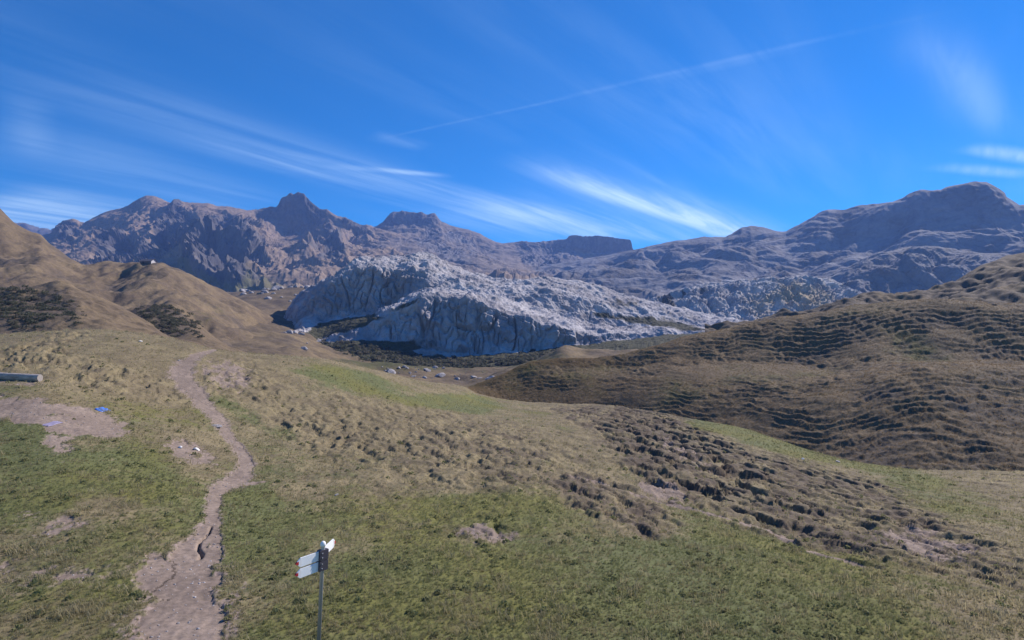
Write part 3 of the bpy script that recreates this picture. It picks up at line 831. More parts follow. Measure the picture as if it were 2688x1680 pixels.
h1.build('terraced_hill', M_HILL)

# ================================================================== meadow in front
me = Terrain([
    [(-700, zc(-5.4, 5), 5), (3400, zc(-5.7, 5), 5)],
    [(-700, 1680, 11.4), (300, 1680, 11.7), (1344, 1680, 12.0), (3400, 1680, 12.6)],
    [(-700, 1500, 14.3), (100, 1500, 14.8), (700, 1500, 15.6), (1344, 1500, 16.2), (2000, 1500, 16.8), (2688, 1520, 17.0), (3400, 1530, 17.2)],
    [(-700, 1280, 19.5), (100, 1300, 20.2), (400, 1300, 21.5), (700, 1300, 24.0), (1000, 1300, 25.5), (1344, 1300, 26.5), (1700, 1315, 27.0), (2000, 1345, 26.5), (2300, 1375, 25.5), (2688, 1400, 24.0), (3400, 1420, 23.0)],
    [(-700, 1110, 25.5), (100, 1130, 27), (400, 1135, 31), (700, 1150, 36), (1000, 1150, 40), (1344, 1150, 44), (1700, 1165, 47), (2000, 1215, 42.5), (2300, 1285, 37), (2688, 1330, 33), (3400, 1360, 31)],
    [(-700, 995, 32), (50, 1003, 33), (300, 992, 38), (480, 982, 45), (700, 1010, 48), (1000, 1060, 54), (1344, 1085, 66), (1700, 1108, 64), (2000, 1165, 53), (2300, 1240, 45), (2688, 1268, 41), (3400, 1290, 38)],
    [(-700, 930, 50), (-300, 905, 55), (0, 880, 60), (110, 872, 62), (250, 866, 62), (400, 880, 60), (500, 900, 58), (560, 916, 58), (640, 926, 60), (833, 940, 66), (972, 968, 72), (1111, 1001, 80)]
    + [(a, b + 0.5, D) for a, b, D in VL[1:-1]] + [(3400, 1250, 46)],
    [(-700, zc(-4, 80), 80), (560, zc(-6, 84), 84), (833, zc(-8, 92), 92), (1111, zc(-11, 106), 106), (1222, zc(-12, 116), 116), (1389, zc(-13, 124), 124), (1778, zc(-14, 105), 105), (2300, zc(-15, 78), 78), (3400, zc(-15, 70), 70)]],
    -700, 3400, 1060, [12, 60, 90, 110, 80, 90, 20])
bx, by = me.bpx.copy(), me.bpy.copy()
x, y, z = me.X, me.Y, me.Z
base = Terrain.__new__(Terrain)
base.__dict__.update(me.__dict__)
z = z + 0.10 * fbm2(x / 6, y / 8, 3, 0.5, 101) * sst(1040, 1090, by + 0 * bx + 60)
# --- where the ground is broken into clods and hummocks
hum = np.clip(
    1.0 * blob(bx, by, 1780, 1190, 230, 95, 28, 0.45) + 0.95 * blob(bx, by, 2020, 1340, 300, 60, 22, 0.5) + 0.9 * blob(bx, by, 1620, 1330, 160, 55, 22, 0.5)
    + 0.50 * blob(bx, by, 1150, 1160, 330, 95, 14, 0.6) + 0.75 * blob(bx, by, 1560, 1100, 120, 26, 10, 0.5) + 0.7 * blob(bx, by, 2200, 1270, 240, 60, 20, 0.5)
    + 0.75 * blob(bx, by, 640, 1000, 120, 50, 10, 0.5) + 0.8 * blob(bx, by, 260, 985, 230, 40, 14, 0.5) + 0.8 * blob(bx, by, 100, 920, 150, 32, -20, 0.5)
    + 0.55 * blob(bx, by, 800, 1120, 150, 50, 20, 0.5) + 0.8 * blob(bx, by, 2480, 1450, 280, 70, 14, 0.5) + 0.4 * blob(bx, by, 1270, 1400, 90, 45, 0, 0.5), 0, 1)
calm = np.clip(blob(bx, by, 2150, 1190, 330, 34, 14, 0.5) + blob(bx, by, 960, 1010, 190, 30, 14, 0.5) + blob(bx, by, 1300, 1075, 170, 24, 8, 0.5), 0, 1)
hum = np.clip(hum * (1 - 0.8 * calm) + 0.30 * sst(1500, 1250, by) * sst(600, 1000, bx) * (1 - calm), 0, 1)
small = np.clip(0.35 + 0.5 * hum, 0, 1)
wx = x + 0.35 * fbm2(x / 1.3, y / 1.3, 2, 0.5, 103)
wy = y + 0.35 * fbm2(x / 1.3, y / 1.3, 2, 0.5, 104)
c1 = fbm2((0.94 * wx + 0.35 * wy) / 1.25, (0.94 * wy - 0.35 * wx) / 4.2, 4, 0.55, 105)
plate = sst(-0.16, 0.16, c1 + 0.05)
c2 = fbm2(wx / 0.62, wy / 1.1, 2, 0.5, 107)
plate2 = sst(-0.15, 0.2, c2)
bigz = blob(bx, by, 1830, 1210, 260, 95, 28, 0.5)
z = z + hum * ((0.20 + 0.20 * bigz) * (plate - 0.6) + 0.15 * (plate2 - 0.5)) + small * 0.055 * fbm2(x / 0.35, y / 0.5, 2, 0.6, 108)


def trail(pts, pxy=None):
    P = []
    for a, b, hw in pts:
        v = base.at(a, b)
        P.append((v.x, v.y, hw / F * v.y))
    P = np.array(P)
    best = np.full(x.shape, 9.0)
    for (x0, y0, w0), (x1, y1, w1_) in zip(P[:-1], P[1:]):
        lx0, lx1 = min(x0, x1) - 6, max(x0, x1) + 6
        ly0, ly1 = min(y0, y1) - 6, max(y0, y1) + 6
        m = (x > lx0) & (x < lx1) & (y > ly0) & (y < ly1)
        dx, dy = x1 - x0, y1 - y0
        t = np.clip(((x[m] - x0) * dx + (y[m] - y0) * dy) / (dx * dx + dy * dy + 1e-9), 0, 1)
        dd = np.hypot(x[m] - x0 - t * dx, y[m] - y0 - t * dy) / (w0 + t * (w1_ - w0))
        best[m] = np.minimum(best[m], dd)
    return best


pd = np.minimum.reduce([
    trail([(570, 918, 5), (548, 924, 6), (520, 934, 10), (494, 948, 15), (477, 966, 20), (478, 990, 25), (500, 1020, 23), (528, 1050, 20), (556, 1080, 20), (572, 1100, 18), (586, 1125, 15),
           (606, 1152, 13), (628, 1180, 15), (642, 1205, 16), (642, 1230, 17), (628, 1252, 24), (606, 1268, 28), (575, 1282, 22), (562, 1300, 17), (558, 1335, 17), (556, 1370, 18),
           (540, 1402, 24), (515, 1432, 34), (505, 1470, 48), (495, 1510, 62), (485, 1580, 80), (470, 1680, 100), (460, 1760, 110)]),
    trail([(600, 1268, 20), (650, 1266, 16), (690, 1262, 7)]),
    trail([(556, 1370, 16), (566, 1420, 14), (560, 1480, 20)])])
tr2 = trail([(1500, 1245, 7), (1560, 1262, 11), (1700, 1300, 15), (1850, 1345, 15), (2000, 1385, 14), (2070, 1415, 14), (2140, 1450, 14), (2250, 1482, 16), (2320, 1500, 8)])
nz = fbm2(x / 0.8, y / 1.3, 5, 0.7, 111)
pathm = np.maximum(sst(1.5, 0.6, pd + 0.35 * nz), 0.9 * sst(1.4, 0.7, tr2 + 0.35 * nz))
dirt = np.clip(0.95 * blob(bx, by, 120, 1085, 230, 36, 8, 0.5) + 0.8 * blob(bx, by, 160, 1150, 50, 60, 10, 0.5) + 0.6 * blob(bx, by, 260, 1130, 70, 22, 10, 0.5)
               + 0.8 * blob(bx, by, 500, 1190, 75, 32, 20, 0.5) + 0.75 * blob(bx, by, 600, 985, 70, 42, 15, 0.6) + 0.62 * blob(bx, by, 180, 1510, 280, 46, 4, 0.9)
               + 0.6 * blob(bx, by, 130, 1380, 110, 36, 0, 0.6) + 0.8 * blob(bx, by, 1280, 1400, 75, 30, 10, 0.6) + 0.85 * blob(bx, by, 1750, 1290, 75, 24, 15, 0.6)
               + 0.8 * blob(bx, by, 2430, 1425, 140, 36, 12, 0.6) + 0.6 * blob(bx, by, 1790, 1190, 90, 26, 28, 0.6) + 0.7 * blob(bx, by, 420, 1500, 60, 60, 0, 0.6) + 0.6 * blob(bx, by, 60, 1005, 120, 10, 4, 0.6), 0, 1)
dirtm = np.clip(dirt + 0.36 * nz - 0.05, 0, 1)
cut_p, cut_d = sst(0.35, 0.7, pathm), sst(0.5, 0.75, dirtm)
cut = np.maximum(cut_p, cut_d)
me.Z = z
low = Terrain.__new__(Terrain)
low.__dict__.update(me.__dict__)
flat = base.Z + 0.4 * (z - base.Z) * (1 - 0.7 * cut_p)
gully = 0.16 * sst(1.0, 0.2, trail([(556, 1378, 4), (548, 1402, 4), (525, 1420, 5), (520, 1440, 7), (530, 1452, 7), (524, 1466, 7)]))
low.Z = np.minimum(z, flat) - 0.025 + 0.018 * fbm2(x / 0.25, y / 0.4, 2, 0.6, 113) - gully
me.Z = z - cut * (z - low.Z + 0.03)
one = np.ones_like(x)
green = np.clip(
    0.62 * sst(1150, 1450, by) * sst(350, 800, bx) * sst(2688, 2200, bx) + 0.75 * blob(bx, by, 60, 1250, 140, 130, 0, 0.5) + 0.65 * blob(bx, by, 330, 1250, 170, 60, 10, 0.5)
    + 0.9 * blob(bx, by, 660, 1370, 120, 80, 30, 0.5) + 0.9 * blob(bx, by, 1280, 1345, 170, 40, 5, 0.5) + 0.9 * blob(bx, by, 930, 1000, 120, 24, 14, 0.5) + 0.95 * blob(bx, by, 1190, 1058, 110, 24, 4, 0.5)
    + 0.8 * blob(bx, by, 1870, 1120, 100, 14, 8, 0.5) + 0.7 * blob(bx, by, 2150, 1190, 260, 24, 12, 0.5) + 0.6 * blob(bx, by, 2450, 1300, 160, 50, 5, 0.5) + 0.9 * blob(bx, by, 1950, 1480, 260, 50, 5, 0.5)
    + 0.5 * blob(bx, by, 700, 1110, 140, 20, 25, 0.5) + 0.45 + 0.40 * fbm2(x / 5, y / 7, 3, 0.5, 115) - 0.75 * hum - 0.6 * blob(bx, by, 300, 920, 420, 60, 0, 0.6) - 0.5 * blob(bx, by, 2600, 1260, 160, 40, 0, 0.5), 0, 1)
heath = np.clip(0.62 * hum + 0.25 * fbm2(x / 3, y / 4, 3, 0.6, 117), 0, 1) * (0.55 + 0.45 * sst(900, 1500, bx))
me.attr = {'green': green, 'heath': heath, 'dirt': np.clip(np.maximum.reduce([0.75 * pathm, 0.9 * dirtm, 0.62 * sst(2.6, 0.9, pd + 0.5 * nz)]), 0, 1)}
me.build('meadow', M_MEADOW)
low.attr = {'green': 0 * one, 'heath': 0 * one, 'dirt': 0 * one}
isp = pathm >= dirtm
fp = low.build('footpath', M_DIRT, keep=(pathm > 0.2) & isp)
bd = low.build('bare_dirt', M_DIRT, keep=(dirtm > 0.35) & ~isp)

# ================================================================== plants: grass and dwarf shrubs
def instancer(name, pts, rot, scl, tone, src, mat_name=None):
    m = bpy.data.meshes.new(name)
    m.vertices.add(len(pts))
    m.vertices.foreach_set('co', np.asarray(pts, np.float32).ravel())
    for nm, v in (('spin', rot), ('size', scl), ('tone', tone)):
        a = m.attributes.new(nm, 'FLOAT', 'POINT')
        a.data.foreach_set('value', np.asarray(v, np.float32))
    o = bpy.data.objects.new(name, m)
    COL.objects.link(o)
    o['kind'] = 'stuff'
    ng = bpy.data.node_groups.new(name, 'GeometryNodeTree')
    ng.interface.new_socket('Geometry', in_out='INPUT', socket_type='NodeSocketGeometry')
    ng.interface.new_socket('Geometry', in_out='OUTPUT', socket_type='NodeSocketGeometry')
    gi, go = ng.nodes.new('NodeGroupInput'), ng.nodes.new('NodeGroupOutput')
    iop = ng.nodes.new('GeometryNodeInstanceOnPoints')
    oi = ng.nodes.new('GeometryNodeObjectInfo')
    oi.inputs['Object'].default_value = src
    ar = ng.nodes.new('GeometryNodeInputNamedAttribute'); ar.data_type = 'FLOAT'; ar.inputs['Name'].default_value = 'spin'
    asz = ng.nodes.new('GeometryNodeInputNamedAttribute'); asz.data_type = 'FLOAT'; asz.inputs['Name'].default_value = 'size'
    cb = ng.nodes.new('ShaderNodeCombineXYZ')
    L = ng.links
    L.new(gi.outputs[0], iop.inputs['Points'])
    L.new(oi.outputs['Geometry'], iop.inputs['Instance'])
    L.new(ar.outputs['Attribute'], cb.inputs[2])
    L.new(cb.outputs[0], iop.inputs['Rotation'])
    L.new(asz.outputs['Attribute'], iop.inputs['Scale'])
    L.new(iop.outputs[0], go.inputs[0])
    md = o.modifiers.new('scatter', 'NODES')
    md.node_group = ng
    return o


def leaf_mat(name, c0, c1, c2):
    b = MatB(name, 0.8, 0.2)
    t = b.attr('tone', True)
    c = b.mix(b.ramp(t, 0.0, 0.5), c0, c1)
    c = b.mix(b.ramp(t, 0.5, 1.0), c, c2)
    m = b.done(c)
    tr = b.n.new('ShaderNodeBsdfTranslucent')
    b.l.new(c, tr.inputs['Color'])
    mx = b.n.new('ShaderNodeMixShader')
    mx.inputs[0].default_value = 0.5
    b.l.new(b.b.outputs[0], mx.inputs[1])
    b.l.new(tr.outputs[0], mx.inputs[2])
    b.l.new(mx.outputs[0], b.n['Material Output'].inputs['Surface'])
    return m


M_GRASS = leaf_mat('grass_blades', (0.205, 0.218, 0.095), (0.315, 0.272, 0.150), (0.50, 0.43, 0.27))
M_HGRASS = leaf_mat('hill_grass_blades', (0.160, 0.150, 0.075), (0.255, 0.185, 0.108), (0.40, 0.295, 0.18))
M_SHRUB = leaf_mat('shrub_leaves', (0.085, 0.090, 0.062), (0.115, 0.115, 0.075), (0.18, 0.155, 0.11))


def tuft_source(name, blades, seed, lean, width, mat):
    r = np.random.default_rng(seed)
    co, fa = [], []
    for i in range(blades):
        a = r.uniform(0, 2 * np.pi)
        rad = 0.55 * math.sqrt(r.uniform(0, 1))
        bxx, byy = rad * math.cos(a), rad * math.sin(a)
        d = r.uniform(0, 2 * np.pi)
        h = r.uniform(0.5, 1.0)
        ln = lean * r.uniform(0.3, 1.2)
        wx_, wy_ = -math.sin(d) * width, math.cos(d) * width
        lx, ly = math.cos(d) * ln, math.sin(d) * ln
        k = len(co)
        co += [(bxx - wx_, byy - wy_, -0.1), (bxx + wx_, byy + wy_, -0.1),
               (bxx + wx_ * .8 + lx * .4, byy + wy_ * .8 + ly * .4, h * .6), (bxx - wx_ * .8 + lx * .4, byy - wy_ * .8 + ly * .4, h * .6),
               (bxx + lx, byy + ly, h)]
        fa += [(k, k + 1, k + 2, k + 3), (k + 3, k + 2, k + 4)]
    m = bpy.data.meshes.new(name)
    m.from_pydata(co, [], fa)
    m.materials.append(mat)
    return bpy.data.objects.new(name, m)


def bush_source(name, leaves, seed, mat, lf=0.22):
    r = np.random.default_rng(seed)
    co, fa = [], []
    for i in range(leaves):
        v = r.normal(size=3); v /= np.linalg.norm(v); v[2] = abs(v[2])
        v *= r.uniform(0.55, 1.0)
        v[2] *= 0.75
        t1 = r.normal(size=3); t1 /= np.linalg.norm(t1)
        t2 = np.cross(t1, r.normal(size=3)); t2 /= np.linalg.norm(t2)
        k = len(co)
        s_ = lf * r.uniform(0.6, 1.3)
        co += [tuple(v - t1 * s_), tuple(v + t2 * s_ * .6), tuple(v + t1 * s_), tuple(v - t2 * s_ * .6)]
        fa.append((k, k + 1, k + 2, k + 3))
    m = bpy.data.meshes.new(name)
    m.from_pydata(co, [], fa)
    m.materials.append(mat)
    return bpy.data.objects.new(name, m)


def grass_on_meadow(name, count, seed, src, h0, h1_, want, tone_fn, d0=9.0, d1=95.0):
    r = np.random.default_rng(seed)
    pxs = r.uniform(-250, 2950, count)
    D = np.exp(r.uniform(math.log(d0), math.log(d1), count))
    X_ = (pxs - CX) / F * D
    zz_, lo, j0 = me.height(X_, D)
    dcut = cut[lo, j0]
    g = green[lo, j0]; hu = hum[lo, j0]
    nn = fbm2(X_ / 1.1, D / 1.6, 2, 0.5, seed + 200)
    p = want(g, hu, nn)
    ok = (r.uniform(0, 1, count) < p) & (dcut < 0.55) & (r.uniform(0, 1, count) > dcut * 1.2)
    X_, D, zz_, g, nn = X_[ok], D[ok], zz_[ok], g[ok], nn[ok]
    size = r.uniform(h0, h1_, len(X_)) * (0.85 + np.clip(D / 70, 0, 0.6))
    tone = np.clip(tone_fn(g, nn, r.uniform(0, 1, len(X_))), 0, 1)
    return instancer(name, np.stack([X_, D, zz_], 1), r.uniform(0, 6.28, len(X_)), size, tone, src)


grass_on_meadow('short_grass', 190000, 1, tuft_source('short_grass_tuft', 10, 1, 0.7, 0.05, M_GRASS), 0.04, 0.085,
                lambda g, h, n: (0.42 + 0.4 * g) * (1 - 0.45 * h), lambda g, n, r: 0.72 - 0.62 * g + 0.35 * n + 0.5 * (r - 0.5))
grass_on_meadow('dry_grass', 60000, 2, tuft_source('dry_grass_tuft', 9, 2, 0.9, 0.035, M_GRASS), 0.08, 0.22,
                lambda g, h, n: np.clip(0.22 + 0.8 * n - 0.2 * g, 0, 1) * (1 - 0.7 * h), lambda g, n, r: 0.62 - 0.25 * g + 0.5 * (r - 0.3))


grass_on_meadow('leafy_weeds', 9000, 3, bush_source('leafy_weed_clump', 26, 3, M_GRASS, 0.34), 0.05, 0.13,
                lambda g, h, n: np.clip(0.25 + 0.9 * n, 0, 1) * (0.3 + 0.7 * g), lambda g, n, r: 0.02 + 0.25 * r, 9.0, 60.0)


rh = np.random.default_rng(31)
hk = h1.kidx[:, None] * np.ones_like(h1.X)
hw = np.where((hk >= 1) & (hk <= 3) & (h1.bpx > 1230) & (h1.bpx < 2950), h1.Y, 0).ravel()
hi_ = rh.choice(hw.size, 70000, p=hw / hw.sum())
hx, hy = h1.X.ravel()[hi_] + rh.uniform(-.12, .12, 70000), h1.Y.ravel()[hi_] + rh.uniform(-.12, .12, 70000)
hz_ = h1.height(hx, hy)[0]
instancer('hill_grass', np.stack([hx, hy, hz_ - 0.02], 1), rh.uniform(0, 6.28, 70000), rh.uniform(0.08, 0.24, 70000),
          np.clip(0.45 - 0.3 * h1.attr['green'].ravel()[hi_] + 0.35 * (rh.uniform(0, 1, 70000) - 0.5), 0, 1),
          tuft_source('hill_grass_tuft', 8, 4, 0.8, 0.06, M_HGRASS))


def shrubs(name, T, spec, count, seed, h0, h1_):
    r = np.random.default_rng(seed)
    qx, qy = T.project()
    m = sum(blob(qx, qy, *sp) for sp in spec) * (T.Y ** 2)
    m = m / m.sum()
    i = r.choice(m.size, count, p=m.ravel())
    P = np.stack([T.X.ravel()[i], T.Y.ravel()[i], T.Z.ravel()[i]], 1)
    P[:, 0] += r.uniform(-0.5, 0.5, count)
    sz = r.uniform(h0, h1_, count)
    P[:, 2] += 0.1 * sz
    return instancer(name, P, r.uniform(0, 6.28, count), sz, r.uniform(0, 1, count) ** 1.5, bush_source(name + '_clump', 70, seed, M_SHRUB))


shrubs('dwarf_shrubs', k2, [(85, 818, 110, 40, 0, 0.7), (30, 800, 70, 40, 0, 0.8)], 300, 5, 0.3, 1.0)
shrubs('dwarf_shrubs', k3, [(440, 850, 60, 30, 15, 0.7)], 230, 6, 0.4, 0.9)
shrubs('cliff_foot_shrubs', w1, [(980, 935, 150, 24, 8, 0.3), (1200, 960, 190, 18, 0, 0.3), (1380, 948, 90, 18, -10, 0.4)], 700, 7, 0.7, 1.6)

# ================================================================== things
def tag(o, label, cat, group=None):
    o['label'] = label
    o['category'] = cat
    if group:
        o['group'] = group
    return o


def empty(name, loc, rz=0.0):
    o = bpy.data.objects.new(name, None)
    o.empty_display_size = 0.2
    COL.objects.link(o)
    o.location = loc
    o.rotation_euler = (0, 0, rz)
    return o


def pmesh(name, co, fa, mat, parent=None, smooth=False):
    m = bpy.data.meshes.new(name)
    m.from_pydata([tuple(c) for c in co], [], [tuple(f) for f in fa])
    if smooth:
        m.polygons.foreach_set('use_smooth', [True] * len(m.polygons))
    m.materials.append(mat)
    o = bpy.data.objects.new(name, m)
    COL.objects.link(o)
    if parent:
        o.parent = parent
    return o


def lathe(prof, seg=14, lean=(0, 0)):
    co, fa = [], []
    for (r, z) in prof:
        for i in range(seg):
            a = 2 * math.pi * i / seg
            co.append((r * math.cos(a) + lean[0] * z, r * math.sin(a) + lean[1] * z, z))
    for k in range(len(prof) - 1):
        for i in range(seg):
            j = (i + 1) % seg
            fa.append((k * seg + i, k * seg + j, (k + 1) * seg + j, (k + 1) * seg + i))
    fa.append(tuple(range(seg))[::-1])
    fa.append(tuple((len(prof) - 1) * seg + i for i in range(seg)))
    return co, fa


def prism(outline, t, origin, ux, uz, nrm):
    """flat outline (u, v) extruded by thickness t along nrm."""
    co = []
    for s_ in (-0.5, 0.5):
        for u, v in outline:
            co.append(Vector(origin) + ux * u + uz * v + nrm * (t * s_))
    n = len(outline)
    fa = [tuple(range(n))[::-1], tuple(range(n, 2 * n))]
    for i in range(n):
        j = (i + 1) % n
        fa.append((i, j, n + j, n + i))
    return co, fa


# ---- signpost
M_STEEL = plain_mat('galvanised_steel', (0.42, 0.43, 0.45), 0.45, 0.5, 0.6, 0.3, 30)
M_CAP = plain_mat('white_cap', (0.80, 0.80, 0.78), 0.5, 0.4, 0.0, 0.1)
M_PLATE = plain_mat('pale_sign_plate', (0.86, 0.87, 0.88), 0.45, 0.4, 0.0, 0.12, 9)
M_WHITE = plain_mat('white_marking', (0.82, 0.80, 0.80), 0.5, 0.3, 0.0, 0.08)
M_RED = plain_mat('red_marking', (0.45, 0.03, 0.035), 0.5, 0.3, 0.0, 0.15)
M_CLAMP = plain_mat('dark_clamp', (0.075, 0.068, 0.085), 0.6, 0.3, 0.2, 0.3)
SPX, SPD = -3.47, 10.9
sgz = float(me.height(np.array([SPX]), np.array([SPD]))[0][0])
topz = -3.60
sp = empty('signpost', (SPX, SPD, sgz))
H = topz - sgz
LEAN = (0.045, 0.0)
pmesh('post', *lathe([(0.034, -0.3), (0.034, H - 0.02), (0.030, H)], 16, LEAN), M_STEEL, sp, True)
cx_, cy_ = LEAN[0] * H, 0
co, fa = lathe([(0.044, 0.0), (0.050, 0.015), (0.050, 0.04), (0.040, 0.07), (0.020, 0.088), (0.004, 0.092)], 14)
pmesh('cap', [(a + cx_, b, c + H - 0.03) for a, b, c in co], fa, M_CAP, sp, True)
Zv = Vector((0.045, 0, 1)).normalized()


def board(name, dirv, z0, length, height, start, label):
    ux = Vector(dirv).normalized()
    nrm = ux.cross(Zv).normalized()
    tip = 0.10
    out = [(start, 0), (start + length - tip, 0), (start + length, height * 0.5), (start + length - tip, height), (start, height)]
    org = Vector((LEAN[0] * z0, 0, z0))
    o = pmesh(name, *prism(out, 0.018, org, ux, Zv, nrm), M_PLATE, sp)
    if label:
        o['label'] = label
    L = start + length
    # white band and red tip marking, each a plate set proud of the board on both faces
    wb = [(L - tip - 0.02, 0.004), (L - tip, 0.003), (L - 0.004, height * 0.5), (L - tip, height - 0.003), (L - tip - 0.02, height - 0.004)]
    rb = [(L - 0.062, height * 0.32), (L - 0.032, height * 0.33), (L + 0.002, height * 0.5), (L - 0.032, height * 0.67), (L - 0.062, height * 0.68)]
    pmesh('white_band', *prism(wb, 0.024, org, ux, Zv, nrm), M_WHITE, o)
    pmesh('red_tip', *prism(rb, 0.030, org, ux, Zv, nrm), M_RED, o)
    return o


dl = (-0.56, -0.83, 0)
zu = -3.862 - sgz
board('signboard', dl, zu, 0.49, 0.160, 0.085, 'upper pale grey arrow board pointing left')
board('signboard', dl, zu - 0.190, 0.49, 0.160, 0.085, 'lower pale grey arrow board pointing left')
board('signboard', (0.06, 1.0, 0), zu + 0.03, 0.56, 0.165, 0.06, 'pale arrow board pointing away from the camera')
for dz_ in (0.0, -0.19):
    ux = Vector(dl).normalized(); nr = ux.cross(Zv).normalized()
    z0 = zu + dz_
    org = Vector((LEAN[0] * z0, 0, z0))
    outl = [(-0.085, -0.004), (0.088, -0.004), (0.095, 0.012), (0.095, 0.158), (0.088, 0.174), (-0.085, 0.174), (-0.092, 0.158), (-0.092, 0.012)]
    cl = pmesh('clamp', *prism(outl, 0.095, org, ux, Zv, nr), M_CLAMP, sp)
    for v in (0.045, 0.125):
        co, fa = lathe([(0.011, 0), (0.011, 0.014), (0.006, 0.017)], 6)
        for sgn in (1, -1):
            pts = [org + ux * (0.05 + a) + Zv * (v + b) + nr * (0.0475 * sgn + sgn * c) for a, b, c in co]
            pmesh('bolt', pts, [f[::sgn] for f in fa], M_STEEL, cl)
tag(sp, 'steel signpost with white cap, two pale arrow boards pointing left and one pointing away', 'signpost')

# ---- log by the bank
M_LOG = None
b = MatB('weathered_wood', 0.85, 0.2)
n1 = b.noise(5, 6, 0.6, 0.3, (0.35, 1, 1), obj=True)
n2 = b.noise(26, 4, 0.6, 0.0, (0.12, 1, 1), obj=True)
cc = b.mix(b.ramp(n1, 0.3, 0.7), (0.46, 0.41, 0.38), (0.25, 0.22, 0.20))
cc = b.mix(b.ramp(n2, 0.5, 0.75, 0.0, 0.6), cc, (0.08, 0.07, 0.065))
M_LOG = b.done(cc, n2, 0.6, 0.02)
M_CUT = plain_mat('cut_wood', (0.33, 0.29, 0.26), 0.8, 0.2, 0, 0.3, 12)
pl = me.at(106, 1001, 25, 50)
LD = pl.y
e = pl.copy()
gz = [float(me.height(np.array([e.x - t_ * 6.2]), np.array([LD + 0.35 * t_]))[0][0]) for t_ in (0.03, 0.5, 1.0)]
e.z = gz[0] + 0.17
LRISE = gz[2] - gz[0] + 0.02
lg = empty('log', e)
SEG, NR = 18, 44
Llen = 6.2
co, fa = [], []
r = np.random.default_rng(3)
for i in range(NR + 1):
    t = i / NR
    for j in range(SEG):
        a = 2 * math.pi * j / SEG
        rr_ = 0.205 + 0.022 * t + 0.012 * float(pn2(np.array(3.0 * math.cos(a) + 9 * t), np.array(3.0 * math.sin(a) + 2 * t), 5)) + 0.006 * math.sin(3 * a + 2 * t)
        co.append((-t * Llen, rr_ * math.cos(a) + 0.35 * t + 0.03 * math.sin(5 * t), rr_ * math.sin(a) + LRISE * t))
for i in range(NR):
    for j in range(SEG):
        k = (j + 1) % SEG
        fa.append((i * SEG + j, i * SEG + k, (i + 1) * SEG + k, (i + 1) * SEG + j))
fa.append(tuple(NR * SEG + j for j in range(SEG)))
pmesh('trunk', co, fa, M_LOG, lg, True)
ring = co[:SEG]
c2 = [(0.004, y_ * s_, z_ * s_) for s_ in (1.0, 0.55) for (_, y_, z_) in ring]
f2 = [(j, (j + 1) % SEG, SEG + (j + 1) % SEG, SEG + j) for j in range(SEG)] + [tuple(SEG + j for j in range(SEG))]
pmesh('cut_end', c2, f2, M_CUT, lg)
tag(lg, 'weathered grey log lying on the bank at the left edge above bare dirt', 'log')

# ---- hut on the knoll
M_STONE = plain_mat('hut_stone', (0.13, 0.115, 0.115), 0.9, 0.1, 0, 0.4, 1.5, 0.05)
M_PALEW = plain_mat('hut_pale_render', (0.55, 0.52, 0.53), 0.9, 0.1, 0, 0.2, 1.5, 0.02)
M_ROOF = plain_mat('hut_shingle_roof', (0.12, 0.115, 0.135), 0.8, 0.2, 0, 0.4, 1.2, 0.04)
M_WOOD = plain_mat('hut_dark_wood', (0.06, 0.045, 0.035), 0.8, 0.2, 0, 0.4, 3)
hp = lf.at(386, 693, 290, 330)
ht = empty('alpine_hut', (hp.x, hp.y + 1.0, hp.z - 0.4), math.radians(-8))
W_, Dp, Hh, Rh = 3.0, 1.9, 1.7, 2.9
pmesh('wall', [(-W_, -Dp, 0), (W_, -Dp, 0), (W_, Dp, 0), (-W_, Dp, 0), (-W_, -Dp, Hh), (W_, -Dp, Hh), (W_, Dp, Hh), (-W_, Dp, Hh), (-W_, 0, Rh), (W_, 0, Rh)],
      [(0, 1, 5, 4), (2, 3, 7, 6), (3, 0, 4, 8, 7), (0, 3, 2, 1), (1, 2, 6, 9, 5)], M_STONE, ht)
pmesh('gable_end', [(W_ + 0.03, -Dp, 0.02), (W_ + 0.03, Dp, 0.02), (W_ + 0.03, Dp, Hh), (W_ + 0.03, 0, Rh - 0.1), (W_ + 0.03, -Dp, Hh)], [(0, 1, 2, 3, 4)], M_PALEW, ht)
ov, th = 0.45, 0.12
for sgn in (-1, 1):
    sl = (Rh - Hh) / Dp
    y1, z1 = sgn * (Dp + ov), Hh - sl * ov
    q = [(-W_ - ov, 0, Rh + .02), (W_ + ov, 0, Rh + .02), (W_ + ov, y1, z1 + .02), (-W_ - ov, y1, z1 + .02)]
    q2 = [(a, b_, c + th) for a, b_, c in q]
    pmesh('roof_slope', q + q2, [(0, 1, 2, 3), (7, 6, 5, 4), (0, 4, 5, 1), (1, 5, 6, 2), (2, 6, 7, 3), (3, 7, 4, 0)], M_ROOF, ht)
pmesh('door', [(-1.9, -Dp - .04, 0.1), (-0.9, -Dp - .04, 0.1), (-0.9, -Dp - .04, 1.9), (-1.9, -Dp - .04, 1.9)], [(0, 1, 2, 3)], M_WOOD, ht)
tag(ht, 'small grey hut with pale gable end standing on the grassy knoll', 'hut')

